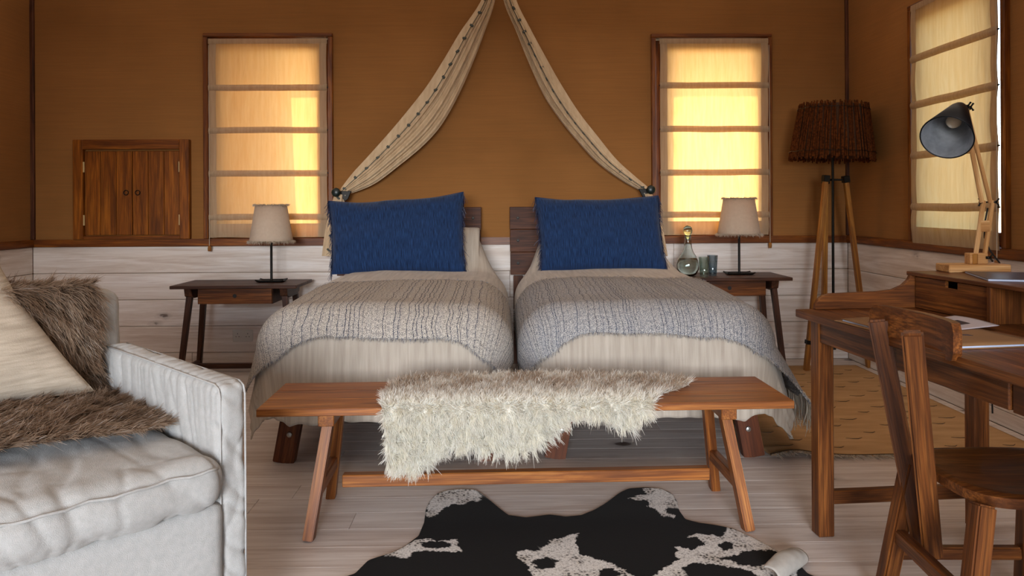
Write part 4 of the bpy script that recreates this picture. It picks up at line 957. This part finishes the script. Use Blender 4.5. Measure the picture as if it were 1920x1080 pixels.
# printed mark: a feather-like swash with a short word-like stroke beside it
mk = bmesh.new(); mp = lambda a, b_: FM @ Vector((a, b_, .0105+.003*math.sin((a-.012)/(FW-.012)*3)*(b_/(FH-.015))))
tube([mp(.060, .158), mp(.080, .140), mp(.10, .124), mp(.118, .118), mp(.132, .124)], [.0006, .003, .0045, .003, .0006], 5, mk)
tube([mp(.066, .150), mp(.085, .150), mp(.105, .142), mp(.12, .132)], [.0005, .0018, .002, .0005], 5, mk)
tube([mp(.126, .118), mp(.140, .128), mp(.152, .142), mp(.16, .132), mp(.172, .128), mp(.182, .120)], [.0006, .0018, .002, .0018, .0018, .0005], 5, mk)
obj('printed_mark', mk, M_DARKPRINT, fold)
b1, b2, b3, b4 = [PZ(a, c, ZT+.014) for a, c in ((1729, 598), (1790, 593.5), (1874, 610), (1779, 620))]
br = thing('brochure', (b1+b3)/2, 'pale printed brochure with a dark panel lying behind the card folder', 'brochure')
def brf(off): return lambda u, v: (b4*(1-u)*(1-v)+b3*u*(1-v)+b2*u*v+b1*(1-u)*v)+Vector((0, 0, off+.006*math.sin(v*2.5)*(u-.3)*(u-.3)*2))
o = obj('sheet', grid_mesh('sheet', brf(0), 14, 14), M_PAPER, br); solid(o, .0015, -1)
o = obj('printed_panel', grid_mesh('printed_panel', lambda u, v: brf(.0006)(.42+.25*u, .30+.34*v), 8, 6), M_DARKPRINT, br)
for vv in (.78, .86): obj('printed_line', grid_mesh('printed_line', lambda u, v, vv=vv: brf(.0006)(.15+.55*u, vv+.008*v), 10, 1), M_DARKPRINT, br)
mgm = DB @ Matrix.Translation((.445, -.36, HT)) @ Matrix.Rotation(R_(-24), 4, 'Z')
mg = thing('magazine', mgm.translation, 'thin magazine with blue-white page edges on the hutch in front of the lamp base', 'magazine')
bx('pages', (0, 0, .0006), (.20, .28, .006), M_PAGES, mg, mgm, .0006)
bx('cover', (-.001, -.001, .006), (.201, .281, .0075), plain('dark_cover', '#25273a', .35), mg, mgm, .0004)

# ------------------------------------------------------------------ wooden desk lamp
LB = P(1826, 497, 2.60); LB.z = HT
lm = Matrix.Translation((LB.x, 2.605, HT)) @ Matrix.Rotation(R_(-3), 4, 'Z')
dl = thing('desk_lamp', lm.translation, 'pine-armed desk lamp with charcoal cone shade on the desk hutch', 'desk lamp')
bx('base', (-.105, -.045, 0), (.105, .048, .028), WOODS['pineX'], dl, lm, .003)
bx('base_block', (-.020, -.018, .028), (.042, .018, .066), WOODS['pineX'], dl, lm, .002)
bx('base_block', (-.012, -.022, .028), (.006, .022, .064), WOODS['tripodZ'], dl, lm, .002)
def lp(px_, py_, dy=0): return P(px_, py_, 2.60+dy)
def bar(nm, a, b_, w=.014, t=.010): return beam(nm, a, b_, w, t, WOODS['pineZ'], dl, (0, 1, 0), bv=.0015)
bar('lower_arm', lp(1829, 480, 0), lp(1844, 376, 0)); bar('lower_arm', lp(1846, 480, .0), lp(1861, 376, .0))
bar('upper_arm', lp(1841, 380, -.012), lp(1808, 208, -.012)); bar('upper_arm', lp(1857, 380, -.012), lp(1813, 205, -.012), .012)
bx_c = lp(1845, 424); bx('spacer', bx_c-Vector((.015, .006, .020)), bx_c+Vector((.018, .006, .020)), WOODS['pineX'], dl, None, .002)
def wing(c, sx_):
    b = bmesh.new(); tube([c, c+Vector((sx_*.012, -.004, .0))], .005, 8, b)
    for sg in (-1, 1):
        tube([c+Vector((sx_*.010, -.005, 0)), c+Vector((sx_*.014, -.007, sg*.007)), c+Vector((sx_*.018, -.008, sg*.013))], [.003, .0028, .0035], 6, b)
    obj('wing_nut', b, M_IRON, dl, smooth=True)
wing(lp(1842, 379), -1); wing(lp(1861, 379), 1); wing(lp(1849, 483, -.02), 1)
wing(lp(1813, 201, -.02), 1); wing(lp(1800, 203, -.02), -1); wing(lp(1808, 199, -.02), 1)
obj('pivot_bolt', tube([lp(1840, 379), lp(1863, 379)], .003, 8), M_IRON, dl)
obj('pivot_bolt', tube([lp(1796, 205, -.02), lp(1816, 202, -.02)], .004, 8), M_IRON, dl)
apex = lp(1800, 201, -.01); mouth = P(1775, 258, 2.60-.135); ax = (mouth-apex); Lc = ax.length; am = frame_to(apex, mouth, (0, 0, 1))
o = obj('cone_shade', lathe([(.0, -.002), (.018, 0), (.022, .008), (.030, .028), (.080, Lc)], 48, am, cap=False), [M_SHADEIRON, M_SHADEIN], dl, smooth=True)
s_ = solid(o, .002, 1).modifiers['thickness']
inn = obj('cone_lining', lathe([(.017, .012), (.027, .030), (.0775, Lc-.001)], 48, am, cap=False), M_SHADEIN, dl, smooth=True)
obj('bulb', lathe([(0, .04), (.012, .04), (.013, .07), (.022, .09), (.024, .105), (.015, .122), (0, .127)], 20, am), M_BULB, dl, smooth=True)
for k in range(4):
    a_ = .3; rr_ = .034+.040*(k/3.0); zc = .04+(Lc-.05)*(k/3.0)
    obj('rivet', lathe([(0, 0), (.0028, 0), (.0022, .002), (0, .0025)], 8, am @ Matrix.Translation((rr_*math.cos(a_)*.95, rr_*math.sin(a_)*.95, zc)) @ Matrix.Rotation(R_(-90), 4, 'Y')), M_STEEL, dl)
cab = [lp(1852, 390, .012), lp(1846, 420, .014), lp(1846, 445, .014), lp(1856, 470, .02), lp(1873, 491, .03), lp(1884, 505, .055), DB @ Vector((.62, -.02, HT+.004)), DB @ Vector((.70, -.03, HT-.02)), DB @ Vector((.715, -.03, .4))]
obj('cable', tube(cab, .0028, 8), M_BLACK, dl, smooth=True)

# ------------------------------------------------------------------ desk chair
ch = thing('desk_chair', (1.33, 1.95, 0), 'dark wooden desk chair with curved top rail, drawn up to the desk', 'chair')
# scooped seat
def seat_pt(u, v, bot):
    x0, x1, y0, y1 = 1.125, 1.53, 1.735, 2.115; a = (u-.5)*2+1e-6; b_ = (v-.5)*2+1e-6
    # superellipse: square disc mapping
    k = max(abs(a), abs(b_)); l = math.hypot(a, b_) or 1; n = 5.0 if a > 0 else 4.0
    se = (abs(a/l)**n+abs(b_/l)**n)**(-1/n); q = k*se
    X_, Y_ = a/l*q, b_/l*q
    dish = -.012*(1-min(1, (X_*X_+Y_*Y_)))*(1.1-.1*math.cos(Y_*6))
    ed = .004*max(0, k-.9)/.1
    return ((x0+x1)/2+X_*(x1-x0)/2*(1-(.02 if bot else 0)), (y0+y1)/2+Y_*(y1-y0)/2*(1-(.03 if bot else 0)), (.425 if bot else .456+dish-ed))
n = 36; tb = bmesh.new(); gt = [[tb.verts.new(seat_pt(i/n, j/n, False)) for i in range(n+1)] for j in range(n+1)]; gb = [[tb.verts.new(seat_pt(i/n, j/n, True)) for i in range(n+1)] for j in range(n+1)]
for j in range(n):
    for i in range(n):
        tb.faces.new((gt[j][i], gt[j][i+1], gt[j+1][i+1], gt[j+1][i])); tb.faces.new((gb[j][i], gb[j+1][i], gb[j+1][i+1], gb[j][i+1]))
bd = [(0, i) for i in range(n)]+[(j, n) for j in range(n)]+[(n, n-i) for i in range(n)]+[(n-j, 0) for j in range(n)]
for k in range(len(bd)):
    (j, i), (j2_, i2) = bd[k], bd[(k+1) % len(bd)]; f_ = tb.faces.new((gt[j][i], gb[j][i], gb[j2_][i2], gt[j2_][i2]))
bmesh.ops.recalc_face_normals(tb, faces=tb.faces[:]); obj('seat', tb, WOODS['walnutX'], ch)
tp1 = P(1645, 598, 2.08); bt1 = P(1728, 1020, 2.085); tp2 = P(1710, 622, 1.84); bt2 = P(1749, 1043, 2.01)
beam('back_post', bt1, tp1, .030, .050, WOODS['walnutZ'], ch, (0, 1, .0), bv=.006, roll=R_(62))
beam('back_post', bt2, tp2, .030, .050, WOODS['walnutZ'], ch, (0, 1, .0), bv=.006, roll=R_(62))
# curved top rail
def railfn(u, v, side):
    far = P(1624, 570, 2.12); near = P(1780, 607, 1.775); p = near.lerp(far, u); p.x += .020+.050*(4*(u-.5)**2)*0-.0; p.x += .045*(1-4*(u-.5)**2)*.7
    h_ = .092+.012*math.sin(math.pi*u); zz = p.z-h_*(1-v); end = min(u, 1-u)
    m_ = p.z-h_/2
    if end < .06: q = 1-.45*(1-math.sqrt(max(0, 1-((.06-end)/.06)**2))); zz = m_+(zz-m_)*q
    return (p.x+(.011 if side > 0 else -.011), p.y, zz)
rb = bmesh.new(); nu = 28; nv = 4; G = {}
for sd in (1, -1):
    for i in range(nu+1):
        for j in range(nv+1): G[sd, i, j] = rb.verts.new(railfn(i/nu, j/nv, sd))
    for i in range(nu):
        for j in range(nv): rb.faces.new((G[sd, i, j], G[sd, i+1, j], G[sd, i+1, j+1], G[sd, i, j+1]))
for i in range(nu):
    for j in (0, nv): rb.faces.new((G[1, i, j], G[1, i+1, j], G[-1, i+1, j], G[-1, i, j]))
for j in range(nv):
    for i in (0, nu): rb.faces.new((G[1, i, j], G[1, i, j+1], G[-1, i, j+1], G[-1, i, j]))
bmesh.ops.recalc_face_normals(rb, faces=rb.faces[:]); obj('top_rail', rb, WOODS['walnutY'], ch)
rl_far = ((1.150, 2.085, .428), (1.105, 2.16, 0)); rl_near = ((1.150, 1.775, .428), (1.05, 1.70, 0)); fl_far = ((1.48, 2.075, .428), (1.515, 2.15, 0)); fl_near = ((1.48, 1.775, .428), (1.52, 1.70, 0))
for a, b_ in (rl_far, rl_near, fl_far, fl_near): beam('leg', b_, a, .046, .046, WOODS['walnutZ'], ch, (0, 1, 0), bv=.005)
at = lambda L, t: Vector(L[0]).lerp(Vector(L[1]), t)
beam('rear_brace', at(rl_far, .52), at(rl_near, .52), .030, .042, WOODS['walnutZ'], ch, (0, 0, 1), bv=.004)
beam('side_stretcher', at(rl_far, .66), at(fl_far, .66), .026, .036, WOODS['walnutZ'], ch, (0, 0, 1), bv=.004)
beam('side_stretcher', at(rl_near, .66), at(fl_near, .66), .026, .036, WOODS['walnutZ'], ch, (0, 0, 1), bv=.004)
beam('front_stretcher', at(fl_far, .4), at(fl_near, .4), .026, .036, WOODS['walnutZ'], ch, (0, 0, 1), bv=.004)

# ------------------------------------------------------------------ sofa
fa = math.atan2(-.695, .719)                   # the way the sofa faces
SB = Matrix.Translation((-.684, 2.03, 0)) @ Matrix.Rotation(fa, 4, 'Z')       # local x = forwards, y = towards its right-hand (far) side; the seat runs to -y
sofa = thing('sofa', SB @ Vector((-.45, -.9, 0)), 'cream slip-covered linen sofa with rolled piping and wrinkled arm', 'sofa')
def soft(name, lo, hi, r, mat, parent, base, wr=.004, nseg=34, puff=(0, 0, 0), seed=0, shape=None, wfn=None):
    """rounded upholstered block: a cube surface pushed onto a rounded box, then wrinkled"""
    lo, hi = Vector(lo), Vector(hi); c = (lo+hi)/2; h = (hi-lo)/2; b = bmesh.new(); vs = {}
    ns = [max(6, int(nseg*2*h[k]/max(h)/2)) for k in range(3)]
    def vert(i, j, k):
        key = (i, j, k)
        if key not in vs:
            p = Vector((2*i/ns[0]-1, 2*j/ns[1]-1, 2*k/ns[2]-1)); q = Vector((p.x*h.x, p.y*h.y, p.z*h.z))
            core = Vector([max(-h[m]+r, min(h[m]-r, q[m])) for m in range(3)]); d = q-core
            w_ = core+(d.normalized()*r if d.length > 1e-6 else d)
            if d.length <= 1e-6: w_ = q
            for m in range(3):
                a, e = [n_ for n_ in range(3) if n_ != m]; w_[m] += puff[m]*p[m]*(1-p[a]**2)*(1-p[e]**2)
            if shape: w_ = shape(w_, p)
            n_ = d.normalized() if d.length > 1e-6 else Vector([p[m] if abs(p[m]) > .999 else 0 for m in range(3)])
            f_ = noise.noise(Vector((w_.x*7+seed, w_.y*7, w_.z*7)))*.5+noise.noise(Vector((w_.x*17, w_.y*17+seed, w_.z*17)))*.15
            if wfn: f_ += wfn(w_, p)
            w_ += n_*f_*wr; vs[key] = b.verts.new(w_+c)
        return vs[key]
    X_, Y_, Z_ = ns
    for i in range(X_):
        for j in range(Y_):
            for k, fl in ((0, True), (Z_, False)):
                q = [vert(i, j, k), vert(i+1, j, k), vert(i+1, j+1, k), vert(i, j+1, k)]; b.faces.new(q[::-1] if fl else q)
    for i in range(X_):
        for k in range(Z_):
            for j, fl in ((0, False), (Y_, True)):
                q = [vert(i, j, k), vert(i+1, j, k), vert(i+1, j, k+1), vert(i, j, k+1)]; b.faces.new(q[::-1] if fl else q)
    for j in range(Y_):
        for k in range(Z_):
            for i, fl in ((0, True), (X_, False)):
                q = [vert(i, j, k), vert(i, j+1, k), vert(i, j+1, k+1), vert(i, j, k+1)]; b.faces.new(q[::-1] if fl else q)
    return obj(name, b, mat, parent, base, smooth=True)
SLEN = 1.75
def rdg(x, y, z): return -(1-min(1, abs(noise.noise(Vector((x, y, z))))*3.2))**2
creaseA = lambda w_, p: (.8*rdg(w_.x*14+w_.z*5, w_.y*5, w_.z*2)+.6*rdg(w_.x*30+w_.z*4, w_.y*4, w_.z*2+3)*sm(.2, .9, p.z)+(.9*rdg(w_.y*10+w_.z*9, w_.z*4, 7) if p.x > .93 else 0))
armshape = lambda w_, p: Vector((w_.x+.0, w_.y, w_.z+(-.030*(1-p.x)/2*0 if p.z > 0 else 0)))
for y0_, y1_ in ((-.088, .0), (-SLEN, -SLEN+.088)):
    soft('arm', (-.97, y0_, .12), (.0, y1_, .682), .03, M_SOFA, sofa, SB, .008, 150, (0, .004, .006), 3, None, creaseA)
soft('back', (-1.06, -SLEN+.05, .10), (-.86, -.02, .865), .045, M_SOFA, sofa, SB, .006, 60, (.01, 0, .01), 5)
creaseC = lambda w_, p: (.6*rdg(w_.y*7+w_.x*2+w_.z*3, w_.x*3, w_.z*2+4)+.45*rdg(w_.y*15+w_.z*6, w_.x*5, w_.z*4))*(1 if p.x > .75 else .5*sm(.1, .7, p.x)+.15)
soft('base', (-1.0, -SLEN+.08, .10), (.012, -.076, .375), .02, M_SOFA, sofa, SB, .004, 60, (.004, 0, 0), 6)
soft('seat_cushion', (-.87, -1.70+.07, .368), (.050, -.078, .505), .060, M_SOFA, sofa, SB, .012, 190, (.015, .004, .032), 8, None, creaseC)
pipe = bmesh.new(); zz = .505-.024
tube([(.046+.006*math.sin(k*.9), -.11-k*(1.50/60), zz+.006*math.sin(k*1.7)*.4) for k in range(61)], .0035, 6, pipe); obj('cushion_piping', pipe, M_SOFA, sofa, SB, smooth=True)
skirt = grid_mesh('skirt', lambda u, v: (.020+.012*(1-v)+.004*math.sin(u*21)*(1-v)+.004*nz(u*14, v), -.004-u*(SLEN-.01), .006+.122*v), 90, 8); o = obj('skirt', skirt, M_SOFA, sofa, SB); solid(o, .004, 0)
skirt2 = grid_mesh('skirt', lambda u, v: (.020-u*1.06, .006+.010*(1-v)+.003*nz(u*14, v), .006+.122*v), 50, 8); o = obj('skirt', skirt2, M_SOFA, sofa, SB); solid(o, .004, 0)
sm_ = bmesh.new()
for yy in (-.0095, -.0785): tube([(-.0085, yy, .125), (-.0075, yy, .40), (-.009, yy, .645), (-.016, yy, .667), (-.04, yy, .676), (-.5, yy, .678), (-.86, yy, .678)], .0028, 6, sm_)
obj('arm_piping', sm_, M_SOFA, sofa, SB, smooth=True)

# large pale cushion on the sofa
LBv = SB.to_3x3(); tip = PZ(176, 733, .565); 
g_ = LBv @ Vector((0, -1, 0)); upv = (LBv @ Vector((-.50, -.42, 0)))+Vector((0, 0, .86)); upv.normalize()
brc = tip; blc = tip+g_*.56+Vector((0, 0, -.015)); tlc = blc+upv*.56; trc = brc+upv*.56
cushion('sofa_cushion', [blc, brc, trc, tlc], .20, M_CUSH, 'large oatmeal linen cushion leaning in the corner of the sofa', 'cushion', None, None, ear=.07, seed=3, sagtop=.02)

# brown sheepskin over sofa back and seat; q runs from behind the top of the back, down it, and forward over the seat
def map_sofa(s, q):
    """s: distance from the outer arm face towards the other arm; q along the skin"""
    y_ = -s; f_b = -.855; zs_ = .545-.02*math.cos(s*6); zt_ = .885; r = .06
    top = .16; face = zt_-zs_-.0
    if q < top: p = (f_b-.16+q, y_, zt_); n = (0, 0, 1); tq = (1, 0, 0)
    elif q < top+r: a = (q-top)/r*math.pi/2; p = (f_b+.02*math.sin(a), y_, zt_-.03*(1-math.cos(a))-.0); n = (math.sin(a), 0, math.cos(a)); tq = (math.cos(a), 0, -math.sin(a))
    elif q < top+r+face-.08: e = q-top-r; p = (f_b+.02+e*.12, y_, zt_-.03-e); n = (1, 0, .1); tq = (.1, 0, -1)
    else:
        e = q-(top+r+face-.08); a = min(1, e/.14)*math.pi/2; p = (f_b+.05+.09*(1-math.cos(a))+max(0, e-.14), y_, zs_+.05*(1-math.sin(a))); n = (math.cos(a), 0, math.sin(a)); tq = (math.sin(a), 0, -math.cos(a))
    w_ = SB @ Vector(p); return np.array(w_), np.array(LBv @ Vector(n)), (np.array(LBv @ Vector((0, -1, 0))), np.array(LBv @ Vector(tq)))
SKB = [(.30, .0), (.17, .03), (.125, .12), (.11, .24), (.12, .34), (.135, .42), (.115, .50), (.10, .58), (.095, .75), (.098, .90), (.105, 1.04), (.13, 1.10), (.22, 1.12), (.36, 1.10), (.50, 1.08), (.62, 1.09), (.75, 1.10), (.86, 1.05), (.92, .9), (.86, .7), (.80, .5), (.82, .3), (.80, .1), (.70, .0)]
bs = thing('brown_sheepskin', SB @ Vector((-.5, -.5, .55)), 'long-haired taupe sheepskin thrown over the back and seat of the sofa', 'sheepskin')
def skb(u, v):
    s = .112+(.905-.112)*u; qs = []
    for i in range(len(SKB)):
        (s1, q1), (s2, q2) = SKB[i], SKB[(i+1) % len(SKB)]
        if (s1 > s) != (s2 > s): qs.append(q1+(q2-q1)*(s-s1)/(s2-s1))
    q = min(qs)+.01+(max(qs)-min(qs)-.05)*v if len(qs) > 1 else .5
    return map_sofa(s, q)[0]
o = obj('pelt', grid_mesh('pelt', skb, 40, 90), M_PELTB, bs); solid(o, .006, 0)
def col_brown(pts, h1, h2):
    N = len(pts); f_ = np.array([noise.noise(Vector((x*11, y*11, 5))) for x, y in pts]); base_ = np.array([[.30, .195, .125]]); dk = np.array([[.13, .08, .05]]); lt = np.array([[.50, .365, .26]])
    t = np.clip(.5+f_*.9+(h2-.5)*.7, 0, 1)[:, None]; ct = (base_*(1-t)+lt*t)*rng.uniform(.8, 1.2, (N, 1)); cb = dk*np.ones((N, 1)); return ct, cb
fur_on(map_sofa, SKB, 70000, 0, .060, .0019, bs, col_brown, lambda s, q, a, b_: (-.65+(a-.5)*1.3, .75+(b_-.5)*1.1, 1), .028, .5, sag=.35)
